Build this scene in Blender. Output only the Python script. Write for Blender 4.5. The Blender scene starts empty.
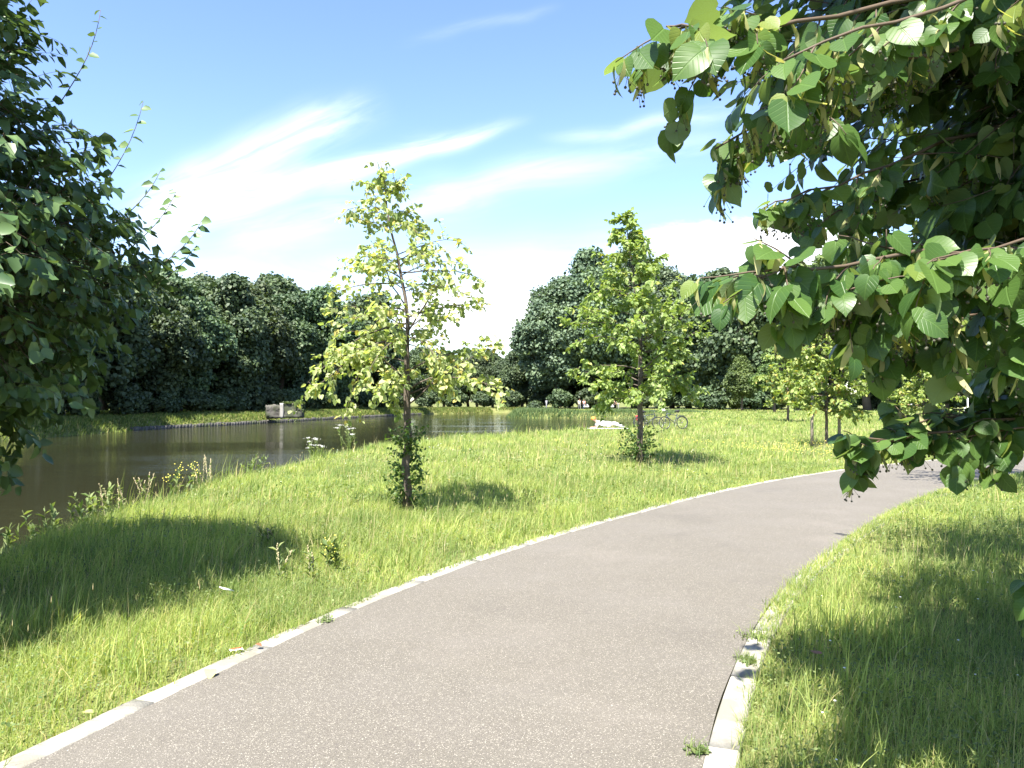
import bpy, math, random
import numpy as np
from mathutils import Vector, Matrix, noise as mnoise
R = math.radians
scene = bpy.context.scene
# ------------------------------------------------------------------ camera, light, sky
cam_d = bpy.data.cameras.new("camera"); cam = bpy.data.objects.new("camera", cam_d)
scene.collection.objects.link(cam); scene.camera = cam
cam.location = (0, 0, 1.6); cam.rotation_euler = (R(90 + 1.15), 0, 0)
cam_d.sensor_width = 36; cam_d.lens = 28.1; cam_d.clip_start = 0.05; cam_d.clip_end = 8000
scene.view_settings.view_transform = 'Standard'; scene.view_settings.look = 'None'
scene.view_settings.gamma = 1; scene.view_settings.use_curve_mapping = False
scene.view_settings.exposure = 2.08
SUN_EL, SUN_AZ = R(58), math.atan2(-0.46, -0.89)          # azimuth measured from +Y towards +X
sdir = Vector((math.sin(SUN_AZ)*math.cos(SUN_EL), math.cos(SUN_AZ)*math.cos(SUN_EL), math.sin(SUN_EL)))
sun_d = bpy.data.lights.new("sun", 'SUN'); sun_d.energy = 4.6; sun_d.angle = R(0.5); sun_d.color = (1, .95, .86)
sun = bpy.data.objects.new("sun", sun_d); scene.collection.objects.link(sun)
sun.rotation_euler = sdir.to_track_quat('Z', 'Y').to_euler(); sun.location = (0, 0, 50)
scene.cycles.max_bounces = 6; scene.cycles.diffuse_bounces = 3; scene.cycles.glossy_bounces = 3
scene.cycles.transmission_bounces = 4; scene.cycles.caustics_reflective = False; scene.cycles.caustics_refractive = False
scene.cycles.use_denoising = True

world = bpy.data.worlds.new("World"); scene.world = world; world.use_nodes = True

class NT:
    """tiny node helper"""
    def __init__(s, tree): s.t = tree; s.n = tree.nodes; s.l = tree.links
    def new(s, kind, **kw):
        n = s.n.new(kind)
        for k, v in kw.items(): setattr(n, k, v)
        return n
    def put(s, sock, v):
        if isinstance(v, bpy.types.NodeSocket): s.l.new(v, sock)
        elif isinstance(v, (tuple, list)) and len(v) == 3 and sock.type == 'RGBA': sock.default_value = (*v, 1)
        else: sock.default_value = v
    def math(s, op, a, b=0.0, c=0.0, clamp=False):
        n = s.new('ShaderNodeMath', operation=op); n.use_clamp = clamp
        s.put(n.inputs[0], a); s.put(n.inputs[1], b); s.put(n.inputs[2], c)
        return n.outputs[0]
    def mix(s, f, a, b, mode='MIX'):
        n = s.new('ShaderNodeMix', data_type='RGBA', blend_type=mode)
        s.put(n.inputs[0], f); s.put(n.inputs[6], a); s.put(n.inputs[7], b)
        return n.outputs[2]
    def noise(s, vec, scale, detail=4, rough=.55, dist=0.0):
        n = s.new('ShaderNodeTexNoise'); s.put(n.inputs['Vector'], vec)
        n.inputs['Scale'].default_value = scale; n.inputs['Detail'].default_value = detail
        n.inputs['Roughness'].default_value = rough; n.inputs['Distortion'].default_value = dist
        return n.outputs[0]
    def sstep(s, x, a, b):
        n = s.new('ShaderNodeMapRange', interpolation_type='SMOOTHSTEP')
        s.put(n.inputs[0], x); n.inputs[1].default_value = a; n.inputs[2].default_value = b
        return n.outputs[0]
    def xyz(s, x, y, z=0.0):
        n = s.new('ShaderNodeCombineXYZ'); s.put(n.inputs[0], x); s.put(n.inputs[1], y); s.put(n.inputs[2], z)
        return n.outputs[0]

def build_world():
    k = NT(world.node_tree); k.n.clear()
    out = k.new('ShaderNodeOutputWorld'); bg = k.new('ShaderNodeBackground'); bg.inputs[1].default_value = 0.085
    sky = k.new('ShaderNodeTexSky', sky_type='NISHITA'); sky.sun_disc = False
    sky.sun_elevation = SUN_EL; sky.sun_rotation = SUN_AZ; sky.air_density = 1.0; sky.dust_density = 0.45; sky.ozone_density = 2.6
    tc = k.new('ShaderNodeTexCoord'); sp = k.new('ShaderNodeSeparateXYZ'); k.l.new(tc.outputs['Generated'], sp.inputs[0])
    x, y, z = sp.outputs
    fwd = k.math('MAXIMUM', y, 0.05)
    u = k.math('DIVIDE', x, fwd); v = k.math('DIVIDE', z, fwd)
    front = k.sstep(y, 0.05, 0.3)
    def streak(u0, v0, u1, v1, w0, w1, amp, seed, thr=.34):
        L = math.hypot(u1-u0, v1-v0); dx, dy = (u1-u0)/L, (v1-v0)/L
        s = k.math('ADD', k.math('MULTIPLY', k.math('SUBTRACT', u, u0), dx), k.math('MULTIPLY', k.math('SUBTRACT', v, v0), dy))
        t = k.math('SUBTRACT', k.math('MULTIPLY', k.math('SUBTRACT', v, v0), dx), k.math('MULTIPLY', k.math('SUBTRACT', u, u0), dy))
        wv = k.noise(k.xyz(k.math('MULTIPLY', s, 5.0), seed, 0.0), 1.0, 2)
        t2 = k.math('ADD', t, k.math('MULTIPLY', k.math('SUBTRACT', wv, .5), .06))
        n = k.noise(k.xyz(k.math('MULTIPLY', s, 4.0), k.math('MULTIPLY', t, 22.0), seed), 1.3, 7, .6, .6)
        width = k.math('ADD', w0, k.math('MULTIPLY', s, (w1-w0)/L)); width = k.math('MAXIMUM', width, .004)
        q = k.math('DIVIDE', t2, width); g = k.math('POWER', 2.718, k.math('MULTIPLY', k.math('MULTIPLY', q, q), -1.0))
        win = k.math('MULTIPLY', k.sstep(s, -.04, .05), k.math('SUBTRACT', 1.0, k.sstep(s, L*.75, L*1.08)))
        m = k.math('MULTIPLY', k.math('MULTIPLY', g, win), k.math('MULTIPLY', k.sstep(n, thr-.14, thr+.36), amp))
        return m
    masks = [streak(-.47, .235, -.17, .372, .030, .020, .8, 1.3),
             streak(-.47, .212, .0, .352, .024, .008, .85, 4.7),
             streak(-.36, .21, .14, .30, .03, .02, .32, 9.1),
             streak(-.15, .24, .30, .34, .022, .02, .20, 17.1),
             streak(.06, .33, .32, .37, .008, .012, .28, 23.0),
             streak(-.12, .455, .06, .50, .008, .006, .10, 31.0),
             streak(-.5, .13, .5, .17, .04, .05, .35, 12.0)]
    def puff(uc, vc, ru, rv, amp, seed):
        a = k.math('DIVIDE', k.math('SUBTRACT', u, uc), ru); b = k.math('DIVIDE', k.math('SUBTRACT', v, vc), rv)
        d = k.math('SQRT', k.math('ADD', k.math('MULTIPLY', a, a), k.math('MULTIPLY', b, b)))
        n = k.noise(k.xyz(k.math('MULTIPLY', u, 9.0), k.math('MULTIPLY', v, 17.0), seed), 1.0, 8, .62, .4)
        e = k.math('ADD', d, k.math('MULTIPLY', k.math('SUBTRACT', n, .5), 1.7))
        return k.math('MULTIPLY', k.math('SUBTRACT', 1.0, k.sstep(e, .62, 1.12)), amp)
    masks += [puff(-.02, .105, .15, .05, .95, 2.0), puff(.33, .19, .16, .04, .95, 6.0), puff(-.42, .10, .26, .05, .5, 8.0),
              puff(.5, .12, .3, .07, .7, 11.0), puff(.24, .19, .06, .02, .6, 14.0)]
    tot = None
    for m in masks:
        tot = m if tot is None else k.math('SUBTRACT', 1.0, k.math('MULTIPLY', k.math('SUBTRACT', 1.0, tot), k.math('SUBTRACT', 1.0, m)))
    tot = k.math('MULTIPLY', k.math('MULTIPLY', tot, front), k.sstep(v, .0, .03))
    # elsewhere in the sky: thin scattered cirrus
    gen = k.noise(k.xyz(k.math('MULTIPLY', x, 2.0), k.math('MULTIPLY', y, 5.0), z), 1.4, 6, .6, .5)
    tot = k.math('MAXIMUM', tot, k.math('MULTIPLY', k.math('MULTIPLY', k.sstep(gen, .52, .8), .5), k.math('SUBTRACT', 1.0, front)))
    hs = k.new('ShaderNodeHueSaturation'); hs.inputs['Saturation'].default_value = 1.08; hs.inputs['Hue'].default_value = .510
    hs.inputs['Value'].default_value = 1.0; k.l.new(sky.outputs[0], hs.inputs['Color'])
    col = k.mix(k.math('MINIMUM', tot, 1.0), hs.outputs[0], (5.6, 5.75, 5.95))
    k.l.new(col, bg.inputs[0]); k.l.new(bg.outputs[0], out.inputs[0])
build_world()

# ------------------------------------------------------------------ object helpers
def tag(o, label=None, cat=None, group=None, kind=None):
    if label: o['label'] = label
    if cat: o['category'] = cat
    if group: o['group'] = group
    if kind: o['kind'] = kind
    return o
def empty(name, loc=(0, 0, 0), rz=0, **kw):
    o = bpy.data.objects.new(name, None); scene.collection.objects.link(o)
    o.location = loc; o.rotation_euler = (0, 0, rz); o.empty_display_size = .2
    return tag(o, **kw)
def copy_tree(o, parent=None):
    c = o.copy(); scene.collection.objects.link(c); c.parent = parent
    for ch in o.children: copy_tree(ch, c)
    return c

class Geo:
    """collects arrays of vertices and same-length faces, builds one mesh"""
    def __init__(s): s.v = []; s.f = []; s.nv = 0; s.attr = {}
    def add(s, v, faces, **attrs):
        v = np.asarray(v, np.float32).reshape(-1, 3)
        for f in faces:
            f = np.asarray(f, np.int64)
            if f.size: s.f.append(f + s.nv)
        for k in set(list(s.attr) + list(attrs)):
            if k not in s.attr: s.attr[k] = [np.zeros(s.nv, np.float32)] if s.nv else []
            s.attr[k].append(np.broadcast_to(np.asarray(attrs.get(k, 0.0), np.float32), (len(v),)))
        s.v.append(v); s.nv += len(v)
    def tube(s, pts, rad, sides=6, cap=True):
        pts = np.asarray(pts, float); n = len(pts); rad = np.broadcast_to(np.asarray(rad, float), (n,))
        tan = np.gradient(pts, axis=0); tan /= np.linalg.norm(tan, axis=1)[:, None] + 1e-9
        ref = np.array([0., 0, 1]) if abs(tan[0][2]) < .9 else np.array([1., 0, 0])
        a = np.arange(sides) * 2 * np.pi / sides; V = []
        for i in range(n):
            e1 = np.cross(tan[i], ref); e1 /= np.linalg.norm(e1) + 1e-9; e2 = np.cross(tan[i], e1);
            V.append(pts[i] + rad[i] * (np.cos(a)[:, None] * e1 + np.sin(a)[:, None] * e2))
        V = np.concatenate(V); q = []
        for i in range(n - 1):
            for j in range(sides):
                q.append((i*sides+j, i*sides+(j+1) % sides, (i+1)*sides+(j+1) % sides, (i+1)*sides+j))
        F = [q]
        if cap: F.append([list(range(sides))[::-1]]); F.append([[(n-1)*sides+j for j in range(sides)]])
        s.add(V, F)
    def box(s, c, d, rz=0, taper=1.0):
        x, y, z = d[0]/2, d[1]/2, d[2]/2
        v = np.array([(-x, -y, -z), (x, -y, -z), (x, y, -z), (-x, y, -z), (-x*taper, -y*taper, z), (x*taper, -y*taper, z), (x*taper, y*taper, z), (-x*taper, y*taper, z)])
        cc, ss = math.cos(rz), math.sin(rz); v = v @ np.array([[cc, ss, 0], [-ss, cc, 0], [0, 0, 1]]) + np.array(c)
        s.add(v, [[(3, 2, 1, 0), (4, 5, 6, 7), (0, 1, 5, 4), (1, 2, 6, 5), (2, 3, 7, 6), (3, 0, 4, 7)]])
    def mesh(s, name):
        me = bpy.data.meshes.new(name)
        if not s.v: return me
        v = np.concatenate(s.v).astype(np.float32); me.vertices.add(len(v)); me.vertices.foreach_set('co', v.ravel())
        loops = np.concatenate([f.ravel() for f in s.f]).astype(np.int32)
        tot = np.concatenate([np.full(len(f), f.shape[1], np.int32) for f in s.f]); start = np.concatenate([[0], np.cumsum(tot)[:-1]]).astype(np.int32)
        me.loops.add(len(loops)); me.loops.foreach_set('vertex_index', loops)
        me.polygons.add(len(tot)); me.polygons.foreach_set('loop_start', start)
        me.update(calc_edges=True)
        for k, a in s.attr.items():
            at = me.attributes.new(k, 'FLOAT', 'POINT'); at.data.foreach_set('value', np.concatenate(a).astype(np.float32))
        return me
    def obj(s, name, mat, parent=None, smooth=False, **kw):
        me = s.mesh(name); me.materials.append(mat)
        if smooth: me.polygons.foreach_set('use_smooth', np.ones(len(me.polygons), bool)); me.update()
        o = bpy.data.objects.new(name, me); scene.collection.objects.link(o); o.parent = parent
        return tag(o, **kw)

def new_mat(name):
    m = bpy.data.materials.new(name); m.use_nodes = True; k = NT(m.node_tree); k.n.clear()
    out = k.new('ShaderNodeOutputMaterial'); p = k.new('ShaderNodeBsdfPrincipled'); k.l.new(p.outputs[0], out.inputs[0])
    return m, k, p, out
def simple_mat(name, col, rough=.7, metal=0.0, spec=.4, var=.0, scale=20, bump=0.0):
    m, k, p, out = new_mat(name)
    p.inputs['Roughness'].default_value = rough; p.inputs['Metallic'].default_value = metal; p.inputs['Specular IOR Level'].default_value = spec
    if var or bump:
        g = k.new('ShaderNodeTexCoord'); n = k.noise(g.outputs['Object'], scale, 6, .6)
        k.l.new(k.mix(n, tuple(c*(1-var) for c in col), tuple(min(1, c*(1+var)) for c in col)), p.inputs['Base Color'])
        if bump:
            b = k.new('ShaderNodeBump'); b.inputs['Strength'].default_value = bump; b.inputs['Distance'].default_value = .02
            k.l.new(n, b.inputs['Height']); k.l.new(b.outputs[0], p.inputs['Normal'])
    else: p.inputs['Base Color'].default_value = (*col, 1)
    return m
def leaf_mat(name, dark, light, trans=.35, rough=.45, under=None, veins=False, objvar=.0, accent=None, acc_at=.9, nscale=0.0, spec=.4):
    m, k, p, out = new_mat(name)
    a = k.new('ShaderNodeAttribute', attribute_name='var').outputs['Fac']
    col = k.mix(a, dark, light)
    if accent: col = k.mix(k.math('MULTIPLY', k.sstep(a, acc_at-.02, acc_at+.02), .9), col, accent)
    if nscale:
        g = k.new('ShaderNodeNewGeometry'); n = k.noise(g.outputs['Position'], nscale, 3)
        col = k.mix(k.sstep(n, .35, .65), k.mix(1.0, col, (.78, .82, .8), 'MULTIPLY'), k.mix(1.0, col, (1.2, 1.15, 1.0), 'MULTIPLY'))
    if objvar:
        oi = k.new('ShaderNodeObjectInfo'); h = k.new('ShaderNodeHueSaturation')
        k.put(h.inputs['Value'], k.math('ADD', 1-objvar, k.math('MULTIPLY', oi.outputs['Random'], 2*objvar)))
        k.put(h.inputs['Hue'], k.math('ADD', .5-.018, k.math('MULTIPLY', oi.outputs['Random'], .036)))
        k.l.new(col, h.inputs['Color']); col = h.outputs[0]
    if veins:
        lx = k.new('ShaderNodeAttribute', attribute_name='lx').outputs['Fac']; ly = k.new('ShaderNodeAttribute', attribute_name='ly').outputs['Fac']
        ax = k.math('ABSOLUTE', lx)
        w = k.math('FRACT', k.math('MULTIPLY', k.math('ADD', k.math('SUBTRACT', ly, k.math('MULTIPLY', ax, .8)), k.math('MULTIPLY', k.math('SIGN', lx), .04)), 5.6))
        side = k.math('SUBTRACT', 1.0, k.sstep(k.math('ABSOLUTE', k.math('SUBTRACT', w, .5)), .03, .13))
        mid = k.math('SUBTRACT', 1.0, k.sstep(ax, .012, .035))
        vn = k.math('MAXIMUM', mid, k.math('MULTIPLY', side, .42))
        col = k.mix(k.math('MULTIPLY', vn, .22), col, tuple(min(1, c*1.8+.02) for c in light))
        b = k.new('ShaderNodeBump'); b.inputs['Strength'].default_value = .5; b.inputs['Distance'].default_value = .002; b.invert = True
        k.l.new(vn, b.inputs['Height']); k.l.new(b.outputs[0], p.inputs['Normal'])
    if under:
        g2 = k.new('ShaderNodeNewGeometry'); col = k.mix(g2.outputs['Backfacing'], col, under)
    k.l.new(col, p.inputs['Base Color']); p.inputs['Roughness'].default_value = rough; p.inputs['Specular IOR Level'].default_value = spec
    t = k.new('ShaderNodeBsdfTranslucent'); k.l.new(k.mix(1.0, col, (1.5, 1.55, .65), 'MULTIPLY'), t.inputs[0])
    ms = k.new('ShaderNodeMixShader'); ms.inputs[0].default_value = trans
    k.l.new(p.outputs[0], ms.inputs[1]); k.l.new(t.outputs[0], ms.inputs[2]); k.l.new(ms.outputs[0], out.inputs[0])
    return m

# leaf templates: (verts (x across, y along, z up), list of face arrays)
def T_lime(rows=6):
    prof = [(.0, .14), (.10, .43), (.27, .54), (.46, .53), (.63, .44), (.78, .29), (.88, .12), (.99, 0)]
    V, F3, F4 = [], [], []
    for i, (y, w) in enumerate(prof):
        yy = y - (.10, .13, .04, 0, 0, 0, 0, 0)[i]
        cup = -.20*y*y
        V.append((0, y, cup)); V.append((-w, yy, .12*w+cup)); V.append((w, yy, .12*w+cup))
    for i in range(len(prof)-1):
        a, b = i*3, (i+1)*3
        if i == len(prof)-2: F3 += [(a+1, a, b), (a, a+2, b)]
        else: F4 += [(a+1, a, b, b+1), (a, a+2, b+2, b)]
    return np.array(V), [F3, F4]
def T_small():
    V = [(0, 0, 0), (-.42, .3, .1), (-.3, .72, .02), (0, 1.05, -.12), (.3, .72, .02), (.42, .3, .1), (0, .5, -.06)]
    return np.array(V), [[(0, 6, 1), (1, 6, 2), (2, 6, 3), (3, 6, 4), (4, 6, 5), (5, 6, 0)]]
def T_card():
    V = [(-.38, 0, 0), (.3, .05, 0), (.5, .6, .08), (0, 1, -.05), (-.5, .55, .08)]
    return np.array(V), [[(0, 1, 2), (0, 2, 3), (0, 3, 4)]]
def T_bract():
    V = []; F = []
    for i in range(6):
        y = i/5; w = .11*math.sin(math.pi*(.08+.84*y)); V += [(-w, y, .12*math.sin(y*4)), (w, y, .12*math.sin(y*4)+.02)]
    for i in range(5): F.append((2*i, 2*i+1, 2*i+3, 2*i+2))
    return np.array(V), [F]
LIME, SMALL, CARD, BRACT = T_lime(), T_small(), T_card(), T_bract()

def unit(a): return a / (np.linalg.norm(a, axis=-1, keepdims=True) + 1e-9)
def leaves(geo, tmpl, P, D, Nn, S, rng, curl=.0, local=False):
    """P base, D direction of the tip, Nn upper-side normal, S length"""
    tv, tf = tmpl; P = np.asarray(P, float); n = len(P)
    if n == 0: return
    D = unit(np.asarray(D, float)); X = unit(np.cross(D, Nn)); Z = np.cross(X, D); S = np.asarray(S, float).reshape(-1, 1, 1)
    wid = rng.uniform(.82, 1.12, (n, 1, 1))
    T = np.repeat(tv[None], n, 0)
    T[:, :, 2] += (rng.normal(0, curl, (n, 1)) if curl else 0) * T[:, :, 1]**2
    V = P[:, None] + S*(T[:, :, 0:1]*wid*X[:, None] + T[:, :, 1:2]*D[:, None] + T[:, :, 2:3]*Z[:, None])
    K = len(tv); off = (np.arange(n)*K)[:, None, None]
    F = [(np.asarray(f)[None] + off).reshape(-1, len(f[0])) for f in tf if len(f)]
    at = dict(var=np.repeat(rng.random(n), K))
    if local: at['lx'] = np.tile(tv[:, 0], n); at['ly'] = np.tile(tv[:, 1], n)
    geo.add(V.reshape(-1, 3), F, **at)
def rdir(rng, n): return unit(rng.normal(0, 1, (n, 3)))

# ------------------------------------------------------------------ terrain layout
WATER = np.array([(-31, -60), (-30, 0), (-29.5, 52), (-29, 66), (-25, 84), (-21.5, 104), (-13.5, 136), (-3, 150), (6, 151), (5, 138), (.5, 126), (-1, 114), (0, 107.5),
                  (5, 106), (12, 105), (19, 102), (20, 92), (16.5, 78), (12, 62), (8, 50), (5.5, 46.5), (0, 40.5), (-3.5, 35.5), (-5.6, 29), (-6.6, 22), (-6.9, 15), (-6.5, 9.5), (-6.3, 6), (-6.2, 0), (-6.2, -60)], float)
def sdist(P, poly=WATER):
    """positive outside the polygon"""
    P = np.asarray(P, float); d = np.full(len(P), 1e9); ins = np.zeros(len(P), bool); n = len(poly)
    for i in range(n):
        a, b = poly[i], poly[(i+1) % n]; ab = b-a
        t = np.clip(((P-a)@ab)/(ab@ab), 0, 1); d = np.minimum(d, np.linalg.norm(P-(a+t[:, None]*ab), axis=1))
        c = (a[1] > P[:, 1]) != (b[1] > P[:, 1])
        with np.errstate(divide='ignore', invalid='ignore'): xi = (b[0]-a[0])*(P[:, 1]-a[1])/(b[1]-a[1]+1e-12)+a[0]
        ins ^= c & (P[:, 0] < xi)
    return np.where(ins, -d, d)
def spline(pts, step=.35):
    pts = np.array(pts, float); out = []
    P = np.vstack([2*pts[0]-pts[1], pts, 2*pts[-1]-pts[-2]])
    for i in range(1, len(P)-2):
        p0, p1, p2, p3 = P[i-1:i+3]; n = max(2, int(np.linalg.norm(p2-p1)/step))
        for t in np.arange(n)/n:
            out.append(.5*((2*p1)+(-p0+p2)*t+(2*p0-5*p1+4*p2-p3)*t*t+(-p0+3*p1-3*p2+p3)*t**3))
    out.append(pts[-1]); out = np.array(out)
    for _ in range(6): out[1:-1] = (out[:-2]+out[1:-1]*2+out[2:])/4
    return out
LEFT = spline([(-6.6, -9), (-4.6, -3.6), (-3.2, 0), (-2.15, 3.3), (-1.48, 5.3), (-.62, 7.3), (.52, 9.3), (1.85, 11.3), (3.62, 13.8), (6.1, 16.7), (10, 20.2), (15.5, 23.6), (25, 27.5), (45, 33), (90, 41)])
RIGHT = spline([(-4.0, -9.5), (-1.9, -4.2), (-.3, 0), (.72, 3.2), (1.28, 4.7), (2.05, 6.35), (2.9, 7.75), (4.05, 9.5), (5.75, 11.85), (8.2, 14.7), (11.6, 17.6), (17, 20.9), (26, 24.7), (46, 30), (90, 38)])
KW = .145
def offset(line, w):
    t = np.gradient(line, axis=0); t /= np.linalg.norm(t, axis=1)[:, None]; return line + np.stack([-t[:, 1], t[:, 0]], 1)*np.reshape(w, (-1, 1))
LOUT, ROUT = offset(LEFT, KW), offset(RIGHT, -KW)
PATHPOLY = np.vstack([LOUT[::2], LOUT[-1:], ROUT[::-2]])
def pdist(P):
    """distance to the path strip (negative on it), rough far away"""
    P = np.asarray(P, float); out = np.full(len(P), 9.0); k = (P[:, 1] < 48) & (P[:, 1] > -12) & (P[:, 0] > -9) & (P[:, 0] < 95)
    if k.any():
        Q = P[k]; lx = np.interp(Q[:, 1], LOUT[:, 1], LOUT[:, 0]); rx = np.interp(Q[:, 1], ROUT[:, 1], ROUT[:, 0]); ins = (Q[:, 0] > lx) & (Q[:, 0] < rx)
        r = np.full(len(Q), 9.0)
        for line in (LOUT, ROUT):
            ly = np.interp(Q[:, 0], line[:, 0], line[:, 1]); lx2 = np.interp(Q[:, 1], line[:, 1], line[:, 0]); a, b = np.abs(ly-Q[:, 1])+1e-6, np.abs(lx2-Q[:, 0])+1e-6
            r = np.minimum(r, a*b/np.hypot(a, b))
        out[k] = np.where(ins, -r, r)
    return out
def height(P):
    """terrain height above the meadow level"""
    P = np.asarray(P, float); d = sdist(P); pd = np.maximum(pdist(P), 0)
    t = np.clip((d+1.0)/2.6, 0, 1); bank = -1.9*(1-t*t*(3-2*t))
    far = np.clip((P[:, 1]-60)/60, 0, 1)
    leftside = (P[:, 0] < -20)
    und = .05*np.sin(P[:, 0]*.7+1.3)*np.sin(P[:, 1]*.45)+.03*np.sin(P[:, 0]*1.9+P[:, 1]*1.1)
    und = und*np.clip(pd/1.5, 0, 1)
    return bank*1.0 + und*np.clip(d/2, 0, 1) + np.where(leftside, .25*np.clip((d-2)/6, 0, 1), 0) - .012

# ------------------------------------------------------------------ materials
def ground_mat():
    m, k, p, out = new_mat('meadow_ground'); g = k.new('ShaderNodeNewGeometry'); P = g.outputs['Position']
    n1 = k.noise(P, .25, 5); n2 = k.noise(P, 6, 6, .7); n3 = k.noise(P, 45, 3, .7)
    c = k.mix(k.sstep(n1, .35, .65), (.14, .17, .05), (.24, .24, .09))
    c = k.mix(k.sstep(n2, .4, .7), c, (.10, .085, .045)); c = k.mix(k.math('MULTIPLY', n3, .5), c, (.04, .07, .015))
    k.l.new(c, p.inputs['Base Color']); p.inputs['Roughness'].default_value = .95; p.inputs['Specular IOR Level'].default_value = .1
    b = k.new('ShaderNodeBump'); b.inputs['Strength'].default_value = .8; b.inputs['Distance'].default_value = .06
    k.l.new(n2, b.inputs['Height']); k.l.new(b.outputs[0], p.inputs['Normal']); return m
def asphalt_mat():
    m, k, p, out = new_mat('asphalt'); g = k.new('ShaderNodeNewGeometry'); P = g.outputs['Position']
    vo = k.new('ShaderNodeTexVoronoi'); k.l.new(P, vo.inputs['Vector']); vo.inputs['Scale'].default_value = 210
    cellr = k.new('ShaderNodeSeparateColor'); k.l.new(vo.outputs['Color'], cellr.inputs[0])
    big = k.noise(P, .9, 5, .6); mid = k.noise(P, 14, 5, .65); fine = k.noise(P, 260, 2, .6)
    c = k.mix(k.sstep(cellr.outputs[0], .25, .98), (.092, .083, .067), (.146, .133, .109))
    c = k.mix(k.sstep(cellr.outputs[1], .91, .96), c, (.33, .305, .255))
    c = k.mix(k.sstep(cellr.outputs[2], .9, .96), c, (.065, .055, .052))
    c = k.mix(k.math('MULTIPLY', k.sstep(big, .4, .75), .28), c, (.16, .148, .134)); c = k.mix(k.math('MULTIPLY', k.sstep(mid, .5, .8), .25), c, (.072, .065, .058))
    c = k.mix(.25, c, k.mix(fine, (.058, .052, .044), (.19, .174, .148)))
    vo2 = k.new('ShaderNodeTexNoise'); k.l.new(P, vo2.inputs['Vector']); vo2.inputs['Scale'].default_value = .35; vo2.inputs['Detail'].default_value = 8; vo2.inputs['Roughness'].default_value = .7
    c = k.mix(k.math('MULTIPLY', k.sstep(vo2.outputs[0], .5, .68), .3), c, (.19, .17, .147))
    c = k.mix(k.math('MULTIPLY', k.math('SUBTRACT', 1.0, k.sstep(vo2.outputs[0], .33, .46)), .35), c, (.075, .068, .060))
    k.l.new(c, p.inputs['Base Color']); p.inputs['Roughness'].default_value = .82; p.inputs['Specular IOR Level'].default_value = .3
    b = k.new('ShaderNodeBump'); b.inputs['Strength'].default_value = .55; b.inputs['Distance'].default_value = .004
    k.l.new(vo.outputs['Distance'], b.inputs['Height']); b.invert = True; k.l.new(b.outputs[0], p.inputs['Normal']); return m
def concrete_mat(name, a, b2, scale=5, moss=None):
    m, k, p, out = new_mat(name); g = k.new('ShaderNodeNewGeometry'); P = g.outputs['Position']
    n = k.noise(P, scale, 7, .65); n2 = k.noise(P, scale*12, 5, .7); n3 = k.noise(P, scale*.35, 4, .6)
    c = k.mix(k.sstep(n, .3, .7), a, b2); c = k.mix(k.math('MULTIPLY', k.sstep(n2, .52, .75), .5), c, tuple(x*.45 for x in a))
    if moss: c = k.mix(k.sstep(n3, .5, .62), c, moss)
    k.l.new(c, p.inputs['Base Color']); p.inputs['Roughness'].default_value = .9; p.inputs['Specular IOR Level'].default_value = .2
    b = k.new('ShaderNodeBump'); b.inputs['Strength'].default_value = .6; b.inputs['Distance'].default_value = .008
    k.l.new(n2, b.inputs['Height']); k.l.new(b.outputs[0], p.inputs['Normal']); return m
def water_mat():
    m, k, p, out = new_mat('river_water'); g = k.new('ShaderNodeNewGeometry'); P = g.outputs['Position']
    mp = k.new('ShaderNodeMapping'); k.l.new(P, mp.inputs[0]); mp.inputs['Scale'].default_value = (.55, 2.4, 1)
    mp2 = k.new('ShaderNodeMapping'); k.l.new(P, mp2.inputs[0]); mp2.inputs['Scale'].default_value = (.06, .11, 1)
    n = k.noise(mp.outputs[0], 1.6, 5, .6, .3); n2 = k.noise(mp2.outputs[0], 1, 3, .5)
    p.inputs['Base Color'].default_value = (.024, .0245, .0125, 1); p.inputs['Roughness'].default_value = .06
    p.inputs['IOR'].default_value = 1.33; p.inputs['Specular IOR Level'].default_value = .5
    b = k.new('ShaderNodeBump'); k.put(b.inputs['Strength'], k.math('ADD', .10, k.math('MULTIPLY', k.sstep(n2, .42, .66), .5))); b.inputs['Distance'].default_value = .06
    k.l.new(n, b.inputs['Height']); k.l.new(b.outputs[0], p.inputs['Normal']); return m
M_ground, M_asphalt, M_water = ground_mat(), asphalt_mat(), water_mat()
M_kerb = concrete_mat('kerb_concrete', (.25, .235, .20), (.36, .34, .29), 9, (.22, .205, .165))
M_ruin = concrete_mat('ruin_concrete', (.055, .052, .046), (.13, .122, .11), 1.6, (.06, .07, .04))
M_bark = simple_mat('grey_brown_bark', (.10, .08, .062), .9, var=.45, scale=30, bump=.8)
M_twig = simple_mat('twig_bark', (.085, .06, .04), .7, var=.2)
M_greentwig = simple_mat('green_stem', (.13, .17, .05), .6, var=.2)
M_lime = leaf_mat('lime_leaf', (.036, .085, .020), (.095, .165, .038), .38, .38, under=(.15, .21, .095), veins=True, accent=(.16, .20, .04), acc_at=.95)
M_limel = leaf_mat('left_lime_leaf', (.048, .100, .034), (.125, .195, .068), .25, .42, under=(.085, .13, .055))
M_bract = leaf_mat('lime_bract', (.30, .31, .12), (.42, .40, .20), .45, .6)
M_fruit = simple_mat('lime_fruit', (.05, .05, .03), .6)
M_fruit2 = simple_mat('pale_lime_fruit', (.25, .28, .12), .6)
M_young = leaf_mat('young_tree_leaf', (.19, .26, .09), (.46, .49, .24), .45, .5, accent=(.40, .33, .09), acc_at=.93)
M_young2 = leaf_mat('young_tree_leaf_green', (.14, .21, .055), (.28, .35, .12), .42, .5, accent=(.33, .32, .08), acc_at=.96)
M_young3 = leaf_mat('young_tree_leaf_yellow', (.13, .20, .05), (.31, .36, .11), .42, .5, accent=(.48, .38, .12), acc_at=.93)
M_sprout = leaf_mat('trunk_sprout_leaf', (.04, .09, .018), (.10, .16, .04), .35, .5)
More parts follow.
